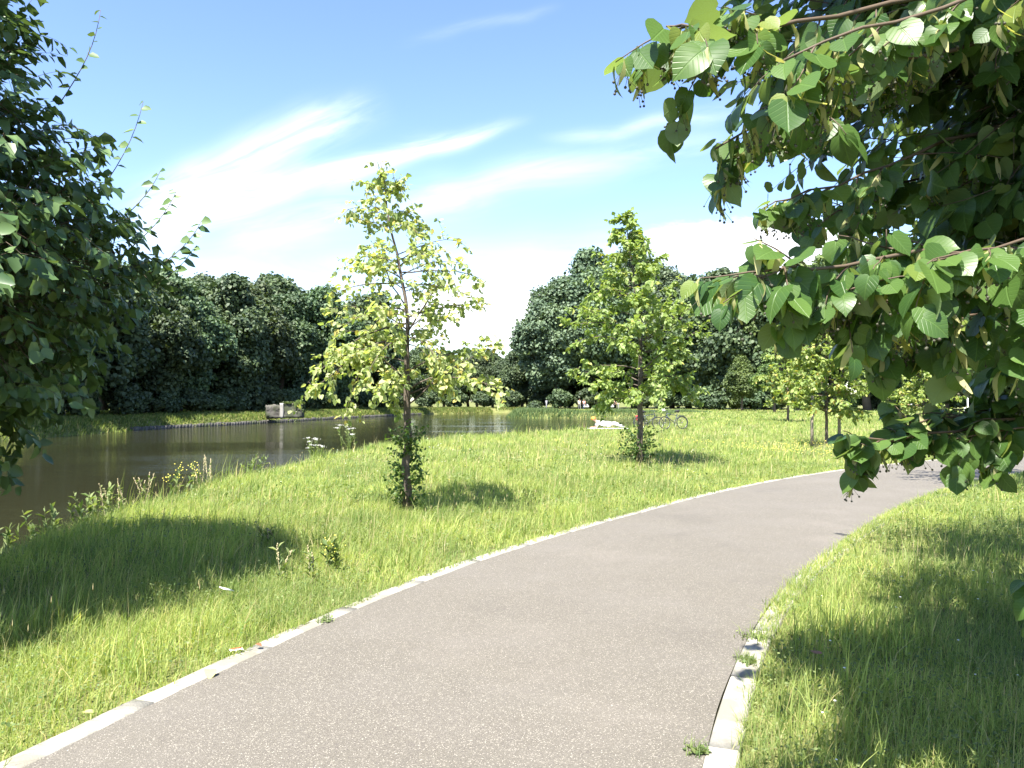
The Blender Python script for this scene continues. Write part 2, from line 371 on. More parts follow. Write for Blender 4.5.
M_far = leaf_mat('woodland_leaf', (.038, .068, .034), (.090, .130, .062), .2, .6, objvar=.22, nscale=.35)
M_farb = leaf_mat('tall_tree_leaf', (.060, .095, .060), (.120, .165, .098), .2, .6, objvar=.10, nscale=.35)
M_farl = leaf_mat('edge_tree_leaf', (.05, .085, .028), (.12, .16, .05), .25, .6, objvar=.2, nscale=.5)
M_grass = leaf_mat('grass_blade', (.135, .215, .055), (.37, .41, .155), .45, .55, accent=(.42, .37, .20), acc_at=.9, nscale=.7, spec=.25)
M_grassb = leaf_mat('bank_grass', (.07, .12, .025), (.17, .20, .06), .35, .6, accent=(.30, .27, .12), acc_at=.88, nscale=.4, spec=.2)
M_reed = leaf_mat('reed_leaf', (.06, .105, .035), (.13, .18, .07), .3, .6, spec=.2)
M_weed = leaf_mat('weed_leaf', (.07, .12, .03), (.20, .24, .09), .35, .6)
M_straw = simple_mat('dry_stalk', (.34, .29, .17), .8, var=.25)
M_white = simple_mat('white_petal', (.75, .75, .70), .7)
M_yellow = simple_mat('yellow_petal', (.62, .55, .10), .6)
M_red = simple_mat('dead_leaf', (.20, .09, .04), .7, var=.3, scale=60)
M_blight = simple_mat('pale_dry_leaf', (.38, .36, .12), .7, var=.2, scale=60)

# ------------------------------------------------------------------ ground, water, path
def build_ground():
    def axis(a, b, fine, lo, hi, grow=1.12):
        c = list(np.arange(a, b+1e-6, fine)); s = fine
        while c[-1] < hi: s *= grow; c.append(c[-1]+s)
        s = fine
        while c[0] > lo: s *= grow; c.insert(0, c[0]-s)
        return np.array(c)
    xs = axis(-40, 24, .45, -650, 650); ys = axis(-4, 60, .45, -120, 800, 1.035)
    X, Y = np.meshgrid(xs, ys); P = np.stack([X.ravel(), Y.ravel()], 1); Z = height(P)
    nx, ny = len(xs), len(ys); i = np.arange(nx-1)[None]+np.arange(ny-1)[:, None]*nx; i = i.ravel()
    g = Geo(); g.add(np.column_stack([P, Z]), [np.stack([i, i+1, i+1+nx, i+nx], 1)])
    g.obj('ground', M_ground, smooth=True, kind='structure')
build_ground()
g = Geo(); g.add([(-45, -80, -.8), (30, -80, -.8), (30, 160, -.8), (-45, 160, -.8)], [[(0, 1, 2, 3)]]); g.obj('water', M_water, kind='structure')

def strip(lo, hi, z0, z1, name, mat, mid=0):
    n = min(len(lo), len(hi)); g = Geo(); V = []; cols = mid+2
    for i in range(n):
        for j in range(cols):
            t = j/(cols-1); c = lo[i]*(1-t)+hi[i]*t; V.append((c[0], c[1], z0+(z1-z0)*t+.012*math.sin(math.pi*t)*(mid > 0)))
    i = (np.arange(n-1)[:, None]*cols+np.arange(cols-1)[None]).ravel()
    g.add(V, [np.stack([i, i+cols, i+cols+1, i+1], 1)]); return g.obj(name, mat, kind='structure')
def resample(l, n):
    d = np.concatenate([[0], np.cumsum(np.linalg.norm(np.diff(l, axis=0), axis=1))]); t = np.linspace(0, d[-1], n)
    return np.stack([np.interp(t, d, l[:, 0]), np.interp(t, d, l[:, 1])], 1)
rngp = np.random.default_rng(5)
Lr, Rr = resample(LEFT, 500), resample(RIGHT, 500)
def ragged(l, amp, seed):
    s = np.arange(len(l))*.25; w = np.interp(s, np.arange(0, s[-1]+1, .5), np.random.default_rng(seed).normal(0, amp, len(np.arange(0, s[-1]+1, .5)))); return offset(l, w)
strip(ragged(Lr, .007, 1), ragged(Rr, .007, 2), .022, .022, 'path', M_asphalt, mid=3)
def kerb(line, side, name, seed):
    """flush concrete edging, blocks about a metre long with open joints"""
    r = random.Random(seed); l = resample(line, int(np.sum(np.linalg.norm(np.diff(line, axis=0), axis=1))/.2)); g = Geo(); i = 0
    while i < len(l)-6:
        seg = l[i:i+6].copy(); dz = r.uniform(-.004, .005); tw = r.uniform(-.004, .004)
        d0, d1 = unit(seg[1]-seg[0]), unit(seg[-1]-seg[-2]); seg[0] = seg[0]+d0*r.uniform(.001, .004); seg[-1] = seg[-1]-d1*.001
        a, b = offset(seg, tw), offset(seg, side*KW+tw); m = len(seg)
        ch = .008; ai, bi = offset(seg, tw+side*ch), offset(seg, side*(KW-ch)+tw)
        V = []
        for q in range(m):
            jit = r.uniform(-.003, .003)
            V += [(a[q][0], a[q][1], -.08), (a[q][0], a[q][1], .016+dz*.4), (ai[q][0], ai[q][1], .025+dz*.5+jit), (bi[q][0], bi[q][1], .025+dz*.5+jit), (b[q][0], b[q][1], .016+dz*.4), (b[q][0], b[q][1], -.08)]
        F = []
        for q in range(m-1):
            for j in range(5): F.append((q*6+j, q*6+j+1, q*6+7+j, q*6+6+j) if side < 0 else (q*6+6+j, q*6+7+j, q*6+j+1, q*6+j))
        g.add(V, [F, [(0, 1, 2, 3, 4, 5), tuple((m-1)*6+j for j in range(6))[::-1]]]); i += 5
    return g.obj(name, M_kerb, kind='structure')
kerb(LEFT, 1, 'kerb_left', 3); kerb(RIGHT, -1, 'kerb_right', 4)

# ------------------------------------------------------------------ grass
def blades(geo, P, H, W, segs, rng, lean=.35, wind=(.10, .06)):
    n = len(P); W = np.broadcast_to(np.asarray(W, float), (n,)); a = rng.uniform(0, 2*np.pi, n); side = np.stack([np.cos(a), np.sin(a), np.zeros(n)], 1)
    b = rng.uniform(0, 2*np.pi, n); l = np.abs(rng.normal(0, lean, n)); ld = np.stack([np.cos(b)*l+wind[0], np.sin(b)*l+wind[1], np.zeros(n)], 1)
    V = np.zeros((n, 2*segs+1, 3))
    for s in range(segs+1):
        t = s/segs; c = P + ld*(H*t*t)[:, None]; c[:, 2] += H*t*(1-.25*t*np.minimum(l, 1)*1.4)
        w = W*(1-t)**.7*.5
        if s < segs: V[:, 2*s] = c-side*w[:, None]; V[:, 2*s+1] = c+side*w[:, None]
        else: V[:, 2*s] = c
    K = 2*segs+1; off = np.arange(n)[:, None]*K; F = [off+np.array([2*segs-2, 2*segs-1, 2*segs])]
    for s in range(segs-1): F.append(off+np.array([2*s, 2*s+1, 2*s+3, 2*s+2]))
    geo.add(V.reshape(-1, 3), F, var=np.repeat(rng.random(n), K))
def vnoise(P, s, seed=0):
    """cheap smooth value noise"""
    r = np.random.default_rng(seed); G = r.random((64, 64)); q = P*s; i = np.floor(q).astype(int); f = q-i; f = f*f*(3-2*f)
    g = lambda a, b: G[(i[:, 0]+a) % 64, (i[:, 1]+b) % 64]
    return (g(0, 0)*(1-f[:, 0])+g(1, 0)*f[:, 0])*(1-f[:, 1])+(g(0, 1)*(1-f[:, 0])+g(1, 1)*f[:, 0])*f[:, 1]
def grass():
    rng = np.random.default_rng(11); zones = [(1.2, 4, 3400, .0042, 3), (4, 7, 2600, .005, 3), (7, 12, 1250, .0075, 2), (12, 20, 560, .012, 2), (20, 36, 190, .022, 1), (36, 62, 62, .042, 1), (62, 135, 14, .09, 1)]
    g = Geo(); g2 = Geo()
    for y0, y1, dens, w, segs in zones:
        hw = .74*y1+1.5; n = int(dens*(y1-y0)*2*hw); P = np.stack([rng.uniform(-hw, hw, n), rng.uniform(y0, y1, n)], 1)
        P = P[np.abs(P[:, 0]) < .74*P[:, 1]+1.5]
        keep = P[:, 0] > -9 if y1 < 60 else P[:, 0] > -60
        P = P[keep]; d = sdist(P); pd = pdist(P)
        wild = vnoise(P, 2.4, 21); rightside = P[:, 0] > np.interp(P[:, 1], RIGHT[:, 1], RIGHT[:, 0])
        enc = np.where(rightside, np.clip((P[:, 1]-4.9)/1.3, 0, 1)*.24, np.clip((P[:, 1]-4.2)/4, 0, 1)*.105)+(wild-.45)*.09
        near_edge = pd > -np.clip(enc, 0.01, .26)
        k = (d > -.1) & near_edge & (rng.random(len(P)) < .55+.6*vnoise(P, 1.3, 2)); P, d, pd = P[k], d[k], pd[k]
        hn = vnoise(P, .55, 3)*.6+vnoise(P, 2.1, 4)*.4
        H = (.07+.17*hn)*rng.uniform(.6, 1.25, len(P))
        leftside = P[:, 0] < np.interp(P[:, 1], LEFT[:, 1], LEFT[:, 0])
        H *= np.where(leftside, 1.0, .85)
        H *= np.where(leftside, np.clip(.42+pd/.7, .35, 1.0), np.clip(.7+pd/.7, .45, 1.0))
        bank = np.clip(1-(d/2.2), 0, 1); H *= 1+.9*bank; H *= (1 if y1 <= 36 else 1.15)
        Z = height(P)+.012*(pd < 0)*3
        blades(g, np.column_stack([P, Z]), H, w*rng.uniform(.7, 1.4, len(P)), segs, rng, .75)
        # taller coarse blades in tufts
        kk = (vnoise(P, 2.6, 9) > .70) & (rng.random(len(P)) < (.22 if y1 < 21 else .3)) & (pd > .12)
        Q = P[kk]; blades(g, np.column_stack([Q, Z[kk]]), rng.uniform(.16, .38, kk.sum())*(1+.5*bank[kk]), w*1.7*rng.uniform(.8, 1.3, kk.sum()), max(2, segs), rng, .5)
    g.obj('grass', M_grass, kind='stuff', label='sunlit green meadow grass on both sides of the path', cat='grass')
    # dry seed stalks
    g = Geo(); n = 14000; Yv = 2.5+rng.random(n)**1.3*45; P = np.stack([rng.uniform(-1, 1, n)*(.7*Yv+1), Yv], 1); P = P[P[:, 0] > -8.5]
    k = (sdist(P) > .1) & (pdist(P) > .25) & (vnoise(P, .8, 7) > .5); P = P[k]; H = rng.uniform(.20, .48, len(P)); b = np.column_stack([P, height(P)])
    blades(g, b, H, np.clip(P[:, 1]*.0006, .0025, .02), 2, rng, .22)
    hs = P[:900]; hb = b[:900]
    for (q, hh) in zip(hb, H[:900]):
        t = q+np.array([.10*hh, .06*hh, hh*.93]); w_ = min(max(q[1]*.0005, .003), .008); g.add(np.array([(-w_, 0, -.02), (w_, 0, -.02), (0, w_, .0), (0, -w_, 0), (w_*.6, 0, .035)])+t, [[(0, 2, 4), (0, 4, 3), (1, 4, 2), (1, 3, 4)]], var=.8)
    g.obj('seed_stalks', leaf_mat('seed_stalk', (.22, .22, .08), (.42, .36, .2), .3, .7), kind='stuff', label='thin straw-coloured seed stalks standing above the meadow grass', cat='grass stalks')
    # clover and other broad little leaves low in the sward
    g = Geo(); n = 60000; Yv = 2.5+rng.random(n)**1.6*20; P = np.stack([rng.uniform(-1, 1, n)*(.7*Yv+1), Yv], 1); P = P[P[:, 0] > -7.5]
    P = P[(sdist(P) > .1) & (pdist(P) > .02) & (vnoise(P, 1.1, 31) > .42)]; m = len(P)
    leaves(g, SMALL, np.column_stack([P, height(P)+rng.uniform(.02, .15, m)]), unit(rdir(rng, m)*[1, 1, .3]), unit(rdir(rng, m)*.5+np.array([0, 0, 1])), np.clip(.003*P[:, 1], .018, .05)*rng.uniform(.7, 1.3, m), rng)
    g.obj('ground_leaves', M_weed, kind='stuff', label='small broad leaves of clover and herbs low in the grass', cat='ground cover')
    # rank growth on the rim of the near bank
    g = Geo(); n = 30000; P = np.stack([rng.uniform(-8, 8, n), rng.uniform(6, 46, n)], 1); d = sdist(P); k = (d > -.15) & (d < 1.5) & (vnoise(P, .9, 33) > .42); P = P[k]
    sc = np.clip(P[:, 1]*.0011, .006, .04); blades(g, np.column_stack([P, height(P)]), rng.uniform(.3, .85, len(P))*(.35+.8*vnoise(P, .7, 34)), sc, 2, rng, .45)
    g.obj('bank_growth', M_grassb, kind='stuff', label='rank uneven grass and herbs along the top of the near river bank', cat='bank grass')
    # far bank grass strip, left side
    g = Geo(); n = 120000; s = rng.random(n); pts = WATER[1:9]; L = resample(pts, 400); i = (s*398).astype(int)
    base = L[i]+(L[i+1]-L[i])*rng.random(n)[:, None]; t = unit(L[i+1]-L[i]); nn = np.stack([-t[:, 1], t[:, 0]], 1); off = rng.uniform(-.2, 9, n)**1.0
    P = base+nn*off[:, None]; k = (P[:, 1] > 38) & (sdist(P) > .4); P = P[k]
    blades(g, np.column_stack([P, height(P)]), rng.uniform(.15, .42, len(P)), .06+P[:, 1]*.0006, 1, rng)
    # meadow behind the peninsula
    g.obj('bank_grass', M_grassb, kind='stuff', label='grass on the sloping far river bank under the wood', cat='bank grass')
    g = Geo(); n = 42000; P = np.stack([rng.uniform(-2, 34, n), rng.uniform(101, 122, n)], 1); d = sdist(P); k = (d > .0) & (d < 4.5+vnoise(P, .3, 5)*3); P, d = P[k], d[k]
    blades(g, np.column_stack([P, height(P)]), rng.uniform(.35, .75, len(P))*(.5+.55*vnoise(P, .4, 6))*np.clip(1.25-d*.12, .5, 1.2), .11, 2, rng, .25)
    g.obj('reeds', M_reed, kind='stuff', label='bluish green reeds along the shore of the far grassy point', cat='reeds')
grass()

# ------------------------------------------------------------------ tree building
def curve(p, d, L, n, rng, droop=0.0, wob=.08):
    p = np.array(p, float); d = unit(np.array(d, float)); pts = [p.copy()]
    for i in range(n):
        d = unit(d+rng.normal(0, wob, 3)+np.array([0, 0, -droop/n])); p = p+d*L/n; pts.append(p.copy())
    return np.array(pts)
def along(pts, t):
    t = np.clip(t, 0, .9999)*(len(pts)-1); i = int(t); return pts[i]*(1-(t-i))+pts[i+1]*(t-i), unit(pts[i+1]-pts[i])

def young_tree(name, loc, H, profile, nbr, leafsize, mat, seed, leader=(0, 0), per=10, extra=(), airy=0, **kw):
    """open-crowned young tree; profile = [(z, radius)]"""
    rng = np.random.default_rng(seed); root = empty(name, loc, **kw)
    tr = Geo(); zz = np.linspace(0, H, 16); lx = np.interp(zz, [0, H*.55, H], [0, .02, leader[0]]); ly = np.interp(zz, [0, H*.55, H], [0, 0, leader[1]])
    trunk = np.stack([lx+rng.normal(0, .012, 16), ly+rng.normal(0, .012, 16), zz], 1); trunk[0, 2] = -.05
    r0 = .0145*H; rad = np.interp(zz/H, [0, .03, .3, .5, 1], [r0*1.25, r0*.85, r0*.7, r0*.42, .005]); tr.tube(trunk, rad, 9)
    tr.obj('trunk', M_bark, root, smooth=True)
    br = Geo(); lf = Geo(); LP, LD = [], []
    pz = [p[0] for p in profile]; pr = [p[1] for p in profile]
    specs = []
    for i in range(nbr):
        t = (i+.5)/nbr; z = pz[0]+(pz[-1]-pz[0])*(t**1.0); rr = np.interp(z, pz, pr)*rng.uniform(.62, 1.12)
        specs.append((z, i*2.399+rng.uniform(-.5, .5), rr, None))
    for e in extra: specs.append(e)
    for (z, az, rr, dr) in specs:
        el = rng.uniform(.35, .75) if dr is None else rng.uniform(.05, .25); L = rr*1.32
        z0 = max(.7, z-(rr*.45 if dr is None else -.25)); base, _ = along(trunk, z0/H)
        d = (math.cos(az)*math.cos(el), math.sin(az)*math.cos(el), math.sin(el)); pts = curve(base, d, L, 8, rng, (.75 if dr is None else dr), .09)
        br.tube(pts, np.linspace(max(.006, .013*rr), .003, 9), 5)
        nt = max(3, int(4+rr*5))
        tw = [(pts, .25)]
        for j in range(nt):
            q, dd = along(pts, .22+.78*(j+rng.random())/nt); sd = unit(dd*.7+rng.normal(0, .55, 3)+np.array([0, 0, .08])); tl = rng.uniform(.16, .40)*(.7+.25*rr)
            tp = curve(q, sd, tl, 4, rng, .4, .15); br.tube(tp, np.linspace(.004, .0015, 5), 3); tw.append((tp, .1))
        for tp, st in tw:
            m = per if tp is not pts else int(per*1.2)
            if airy and z > airy: m = int(m*.72)
            for a in np.linspace(st, 1, m): q, dd = along(tp, a); LP.append(q); LD.append(dd)
    br.obj('branches', M_bark, root)
    LP = np.array(LP); LD = np.array(LD); n = len(LP)
    D = unit(LD*.5+rdir(rng, n)*.75+np.array([0, 0, -.45])); N = unit(np.array([0, 0, 1.])+rdir(rng, n)*.75)
    leaves(lf, SMALL, LP+rdir(rng, n)*.035, D, N, leafsize*rng.uniform(.6, 1.2, n), rng, .15)
    lf.obj('foliage', mat, root); return root
def sprouts(root, zmax, rad, n, seed, mat=M_sprout, size=.07):
    rng = np.random.default_rng(seed); st = Geo(); lf = Geo(); P, D = [], []
    for i in range(n):
        a = rng.uniform(0, 6.28); base = np.array([.05*math.cos(a), .05*math.sin(a), rng.uniform(0, zmax*.75)]); L = rng.uniform(.15, .5)*(rad/.3)
        pts = curve(base, (math.cos(a), math.sin(a), .9), L, 4, rng, .2, .15); st.tube(pts, .003, 3)
        for t in np.linspace(.15, 1, 7): q, d = along(pts, t); P.append(q); D.append(d)
    st.obj('sprout_stems', M_greentwig, root); P = np.array(P); m = len(P)
    leaves(lf, SMALL, P, unit(np.array(D)*.4+rdir(rng, m)+np.array([0, 0, -.2])), unit(rdir(rng, m)+np.array([0, 0, 1.2])), size*rng.uniform(.6, 1.2, m), rng, .1)
    lf.obj('sprout_leaves', mat, root)

# first young tree beside the path
t1 = young_tree('young_lime_tree', (-1.53, 11.6, height([(-1.53, 11.6)])[0]), 5.15,
    [(2.0, 1.05), (2.2, 1.2), (2.5, 1.2), (2.68, .6), (2.9, 1.2), (3.35, 1.05), (3.75, .7), (4.2, .68), (4.6, .45), (5.05, .15)], 50, .088, M_young, 21, leader=(-.42, .1), per=12, airy=2.7,
    extra=[(2.5, 3.1, 1.35, .9), (2.3, 3.5, 1.3, 1.3), (3.1, 2.9, 1.1, .3), (3.25, .2, 1.0, .2), (2.2, -.25, .72, 2.9), (2.2, 3.3, 1.1, 2.2), (1.8, 2.7, .5, 4.0), (2.3, 2.8, 1.2, 1.4), (2.3, .3, .85, 1.3), (2.2, 4.4, 1.0, 1.6), (2.3, 5.4, .9, 1.5)],
    label='young tree with sparse yellow-green leaves nearest the path, in front of the river', cat='tree')
sprouts(t1, 1.5, .22, 110, 5, size=.06)
t2 = young_tree('young_lime_tree', (3.15, 19.7, height([(3.15, 19.7)])[0]), 6.3,
    [(1.9, .9), (2.3, 1.45), (2.9, 1.6), (3.6, 1.55), (4.2, 1.25), (4.9, .8), (5.6, .45), (6.2, .15)], 74, .115, M_young2, 33, leader=(-.35, .1), per=12,
    extra=[(2.1, .2, 1.3, 1.2)],
    label='young light green tree with leafy sprouts round its foot, in front of the bicycles', cat='tree')
sprouts(t2, .9, .42, 80, 6, size=.08)
rg = np.random.default_rng(3)
t3 = young_tree('young_lime_tree', (11.0, 28.0, 0), 4.6, [(1.3, .7), (1.8, 1.2), (2.4, 1.4), (3.0, 1.35), (3.6, 1.0), (4.3, .4)], 56, .14, M_young3, 41, per=10,
    label='small tree with yellowing leaves standing between wooden stakes in the meadow', cat='tree')
M_stake = simple_mat('weathered_wood', (.24, .20, .16), .9, var=.35, scale=25, bump=.4)
for (x, y, h, l) in [(10.35, 27.6, 1.75, 'grey round stake left of the small yellowing tree'), (11.7, 28.6, 1.8, 'grey round stake right of the small yellowing tree')]:
    g = Geo(); g.tube([(0, 0, -.1), (0, 0, h*.5), (.01, 0, h-.02), (.01, 0, h)], [.055, .052, .05, .035], 10)
    o = tag(g.obj('tree_stake', M_stake), l, 'stake', 'stakes round the yellowing young tree')
    o.location = (x, y, 0)
t4 = young_tree('young_lime_tree', (28.8, 56.0, 0), 5.4, [(1.1, 1.0), (2.0, 2.1), (3.0, 2.3), (4.0, 1.9), (5.1, .5)], 44, .22, M_young3, 55, per=9,
    label='low bushy yellow-green tree beyond the path bend, seen under the hanging branch', cat='tree')
t5 = young_tree('young_lime_tree', (20.0, 58.0, 0), 6.6, [(1.6, .9), (2.6, 1.7), (3.8, 2.0), (5.0, 1.5), (6.3, .4)], 40, .22, M_young3, 56, per=9,
    label='pale yellow-green tree far out in the meadow behind the staked tree', cat='tree')

# -------- dense near trees
def crown_tree(name, loc, trunk_top, trunk_r, samples, leafsize, mat, seed, centre, per=11, tmpl=LIME, twl=(.3, .5), veins=True, extra=None, stop=None, **kw):
    """samples: attractor points (world, relative to loc) each carrying a leafy twig"""
    rng = np.random.default_rng(seed); root = empty(name, loc, **kw)
    g = Geo(); tt = np.array(trunk_top, float); n = 10; pts = np.stack([np.linspace(0, tt[i], n) for i in range(3)], 1); pts += rng.normal(0, .015, pts.shape); pts[0] = (0, 0, -.08)
    g.tube(pts, np.interp(np.linspace(0, 1, n), [0, .06, .5, 1], [trunk_r*1.35, trunk_r, trunk_r*.7, .02]), 12); g.obj('trunk', M_bark, root, smooth=True)
    S = np.asarray(samples, float); c = np.asarray(centre, float)
    # limbs: cluster attractors
    K = 26; cent = S[rng.choice(len(S), K, replace=False)].copy()
    for _ in range(5):
        a = np.argmin(((S[:, None]-cent[None])**2).sum(2), 1)
        for j in range(K):
            if (a == j).any(): cent[j] = S[a == j].mean(0)
    b = Geo(); P, D = [], []
    for j in range(K):
        e = cent[j]; hb = max(.22*tt[2], min(e[2]-.45*math.hypot(e[0]-tt[0]*.5, e[1]-tt[1]*.5), tt[2]*.93)); st, _ = along(pts, hb/tt[2])
        m = st*.45+e*.55+np.array([0, 0, .12]); t = np.linspace(0, 1, 9)[:, None]; limb = (1-t)**2*st+2*t*(1-t)*m+t*t*e; limb += rng.normal(0, .012, limb.shape)
        L = np.linalg.norm(e-st); b.tube(limb, np.linspace(.012+.012*L, .007, 9), 6)
        for i in np.where(a == j)[0]:
            s = S[i]; q, _ = along(limb, rng.uniform(.55, 1)); mid = (q+s)/2+np.array([0, 0, .05]); b.tube([q, mid, s], [.005, .004, .003], 3)
            out = unit(s-c+np.array([0, 0, .25])); dirn = unit(out*.8+rng.normal(0, .45, 3)+np.array([0, 0, .1])); tp = curve(s, dirn, rng.uniform(*twl), 5, rng, .7, .1)
            b.tube(tp, np.linspace(.003, .0012, 6), 3)
            for u in np.linspace(0, 1, per): q2, dd = along(tp, u); P.append(q2); D.append(dd)
    b.obj('branches', M_twig, root)
    P = np.array(P); D = np.array(D); n = len(P); l = Geo()
    sidev = unit(np.cross(D, [0, 0, 1.])+1e-3)*np.where(np.arange(n) % 2, 1, -1)[:, None]
    out = unit(P-c)
    T = unit(sidev*.7+D*.45+out*.25+rng.normal(0, .3, (n, 3))+np.array([0, 0, -.55])); N = unit(out*.95+np.array([0, 0, .6])+rng.normal(0, .38, (n, 3)))
    leaves(l, tmpl, P+T*.025, T, N, leafsize*rng.uniform(.6, 1.2, n), rng, .28, local=veins)
    if extra: extra(l, b, rng)
    l.obj('foliage', mat, root, smooth=True); return root

def env_points(n, prof, rng, shell=.5, rot=None):
    z = rng.uniform(prof[0][0], prof[-1][0], n*4); r = np.interp(z, [p[0] for p in prof], [p[1] for p in prof]); k = rng.random(len(z))*max(p[1] for p in prof)**1.3 < r**1.3; z, r = z[k], r[k]
    a = rng.uniform(0, 2*np.pi, len(z)); q = rng.random(len(z))**shell; bump = 1+.10*np.sin(a*3+z*2.1)+.08*np.sin(a*7-z*3.3)
    P = np.stack([np.cos(a)*r*q*bump, np.sin(a)*r*q*bump, z], 1); return P[:n]
# left lime tree
rng = np.random.default_rng(8); LC = np.array([-5.3, 5.85, 0])
S = env_points(3100, [(.95, .85), (1.3, 1.35), (1.8, 1.8), (2.4, 2.12), (2.9, 2.08), (3.5, 1.7), (4.3, 1.5), (5.0, 1.3), (5.7, .85), (6.5, .05)], rng, .42)
lt = crown_tree('lime_tree', tuple(LC), (0.1, 0, 6.0), .13, S, .106, M_limel, 9, (0, 0, 3.0), per=13, tmpl=SMALL, twl=(.28, .5), veins=False,
    label='large dark green lime tree at the left edge, between camera and river', cat='tree')
# upright shoots with spaced leaves on its right flank
g = Geo(); l = Geo(); P, D = [], []
for (x0, z0, x1, z1, yy) in [(-3.72, 3.3, -3.36, 4.27, 7), (-3.6, 3.05, -3.2, 3.65, 7), (-3.45, 2.85, -3.06, 3.46, 7), (-3.2, 2.7, -2.83, 3.2, 7), (-4.0, 4.2, -3.75, 5.1, 7), (-3.3, 2.5, -2.9, 2.95, 7)]:
    t = np.linspace(0, 1, 9)[:, None]; pts = np.array([x0, yy, z0])*(1-t)+np.array([x1, yy+.1, z1])*t; pts[:, 0] += .10*np.sin(t[:, 0]*2.5); g.tube(pts-LC, np.linspace(.005, .002, 9), 4)
    for u in np.linspace(.05, 1, 15): q, d = along(pts-LC, u); P.append(q); D.append(d)
P = np.array(P); n = len(P); T = unit(np.stack([np.where(np.arange(n) % 2, 1, -.6), rng.normal(0, .5, n), np.full(n, -.15)], 1)); leaves(l, SMALL, P, T, unit(rdir(rng, n)*.6+np.array([-.3, -.8, .6])), .10*rng.uniform(.6, 1.1, n), rng, .1)
g.obj('shoots', M_twig, lt); l.obj('shoot_leaves', M_limel, lt)

# right lime tree: overhanging crown plus three long branches that reach into the view
rng = np.random.default_rng(18); RC = np.array([3.75, 3.1, 0])
def ell(n, c, r, sh=.45):
    d = rdir(rng, n); q = rng.random(n)**sh; return np.array(c)+d*q[:, None]*np.array(r)
S = np.vstack([ell(1500, (3.7, 3.35, 3.0), (1.75, 1.7, 1.6)), ell(560, (3.3, 3.2, 4.6), (1.9, 1.7, 1.3)), ell(190, (1.75, 3.1, 3.05), (.75, .7, .55)), ell(520, (1.75, 2.1, 4.3), (1.35, 1.2, .45)), ell(150, (2.0, 2.7, 2.3), (.35, .4, .5)),
               ell(110, (2.6, 1.5, 3.6), (1.0, .7, .7))])
pr = S[:, :2]; dcam = np.hypot(S[:, 0], S[:, 1]); S = S[(S[:, 2] > 1.42) & (dcam > 1.25)]; S = S[S[:, 2]-1.6 > .03*S[:, 1]]
# keep the view open: nothing left of the crown's edge below the top branch
px = 512+800*S[:, 0]/np.maximum(S[:, 1], .1); py = 400-800*(S[:, 2]-1.6)/np.maximum(S[:, 1], .1)
S = S[~((py > 150) & (px < 850+.10*(py-150)))]; 
px = 512+800*S[:, 0]/np.maximum(S[:, 1], .1); py = 400-800*(S[:, 2]-1.6)/np.maximum(S[:, 1], .1); S = S[~((py > 365) & (px < 960))]
rt = crown_tree('lime_tree', tuple(RC), (0, 0, 6.0), .14, S-RC, .084, M_lime, 19, (0, 0, 3.0), per=11, twl=(.28, .45),
    label='overhanging lime tree at the right edge with big heart-shaped leaves and fruit', cat='tree')
g = Geo(); l = Geo(); br = Geo(); fr = Geo(); P, D, S2 = [], [], []; BP, BD = [], []; FP = []
def hang(main, r0, ntw, twlen, leaf, start=.25, down=.4, perl=7, br_p=.5, seed=0):
    """one long branch with side twigs, hanging leaves, bracts and fruit"""
    r = np.random.default_rng(seed); t = np.linspace(0, 1, 14); m = np.array(main, float); k = np.linspace(0, 1, len(m))
    pts = np.stack([np.interp(t, k, m[:, i]) for i in range(3)], 1)
    for _ in range(3): pts[1:-1] = (pts[:-2]+2*pts[1:-1]+pts[2:])/4
    pts[1:-1] += r.normal(0, .008, pts[1:-1].shape); g.tube(pts-RC, np.linspace(r0, .0025, 14), 7)
    tws = [(pts, start)]
    for j in range(ntw):
        a = start+(1-start)*(j+r.random())/ntw; q, d = along(pts, a); sd = unit(d*.55+r.normal(0, .5, 3)+np.array([0, 0, -.12])); tp = curve(q, sd, twlen*r.uniform(.5, 1.2), 5, r, down, .12)
        g.tube(tp-RC, np.linspace(.003, .0012, 6), 4); tws.append((tp, .1))
    for tp, st in tws:
        c = perl+2 if tp is not pts else int(perl*2.2)
        for i, a in enumerate(np.linspace(st, 1, c)):
            q, d = along(tp, a); s = unit(np.cross(d, [0, 0, 1.])+1e-3)*(1 if i % 2 else -1); T = unit(s*.5+d*.35+r.normal(0, .35, 3)+np.array([0, 0, -.75]))
            P.append(q+T*.02); D.append(T); S2.append(leaf*r.uniform(.5, .92))
            if r.random() < br_p:
                b = unit(np.array([r.normal(0, .35), r.normal(0, .35), -1])); BP.append(q); BD.append(b)
                stem = q+b*r.uniform(.045, .06)
                for _ in range(r.integers(2, 5)):
                    e = stem+np.array([r.normal(0, .016), r.normal(0, .016), -r.uniform(.02, .05)]); fr.tube([stem-RC, e-RC], .0007, 3); FP.append((e, r.uniform(.0032, .0045)))
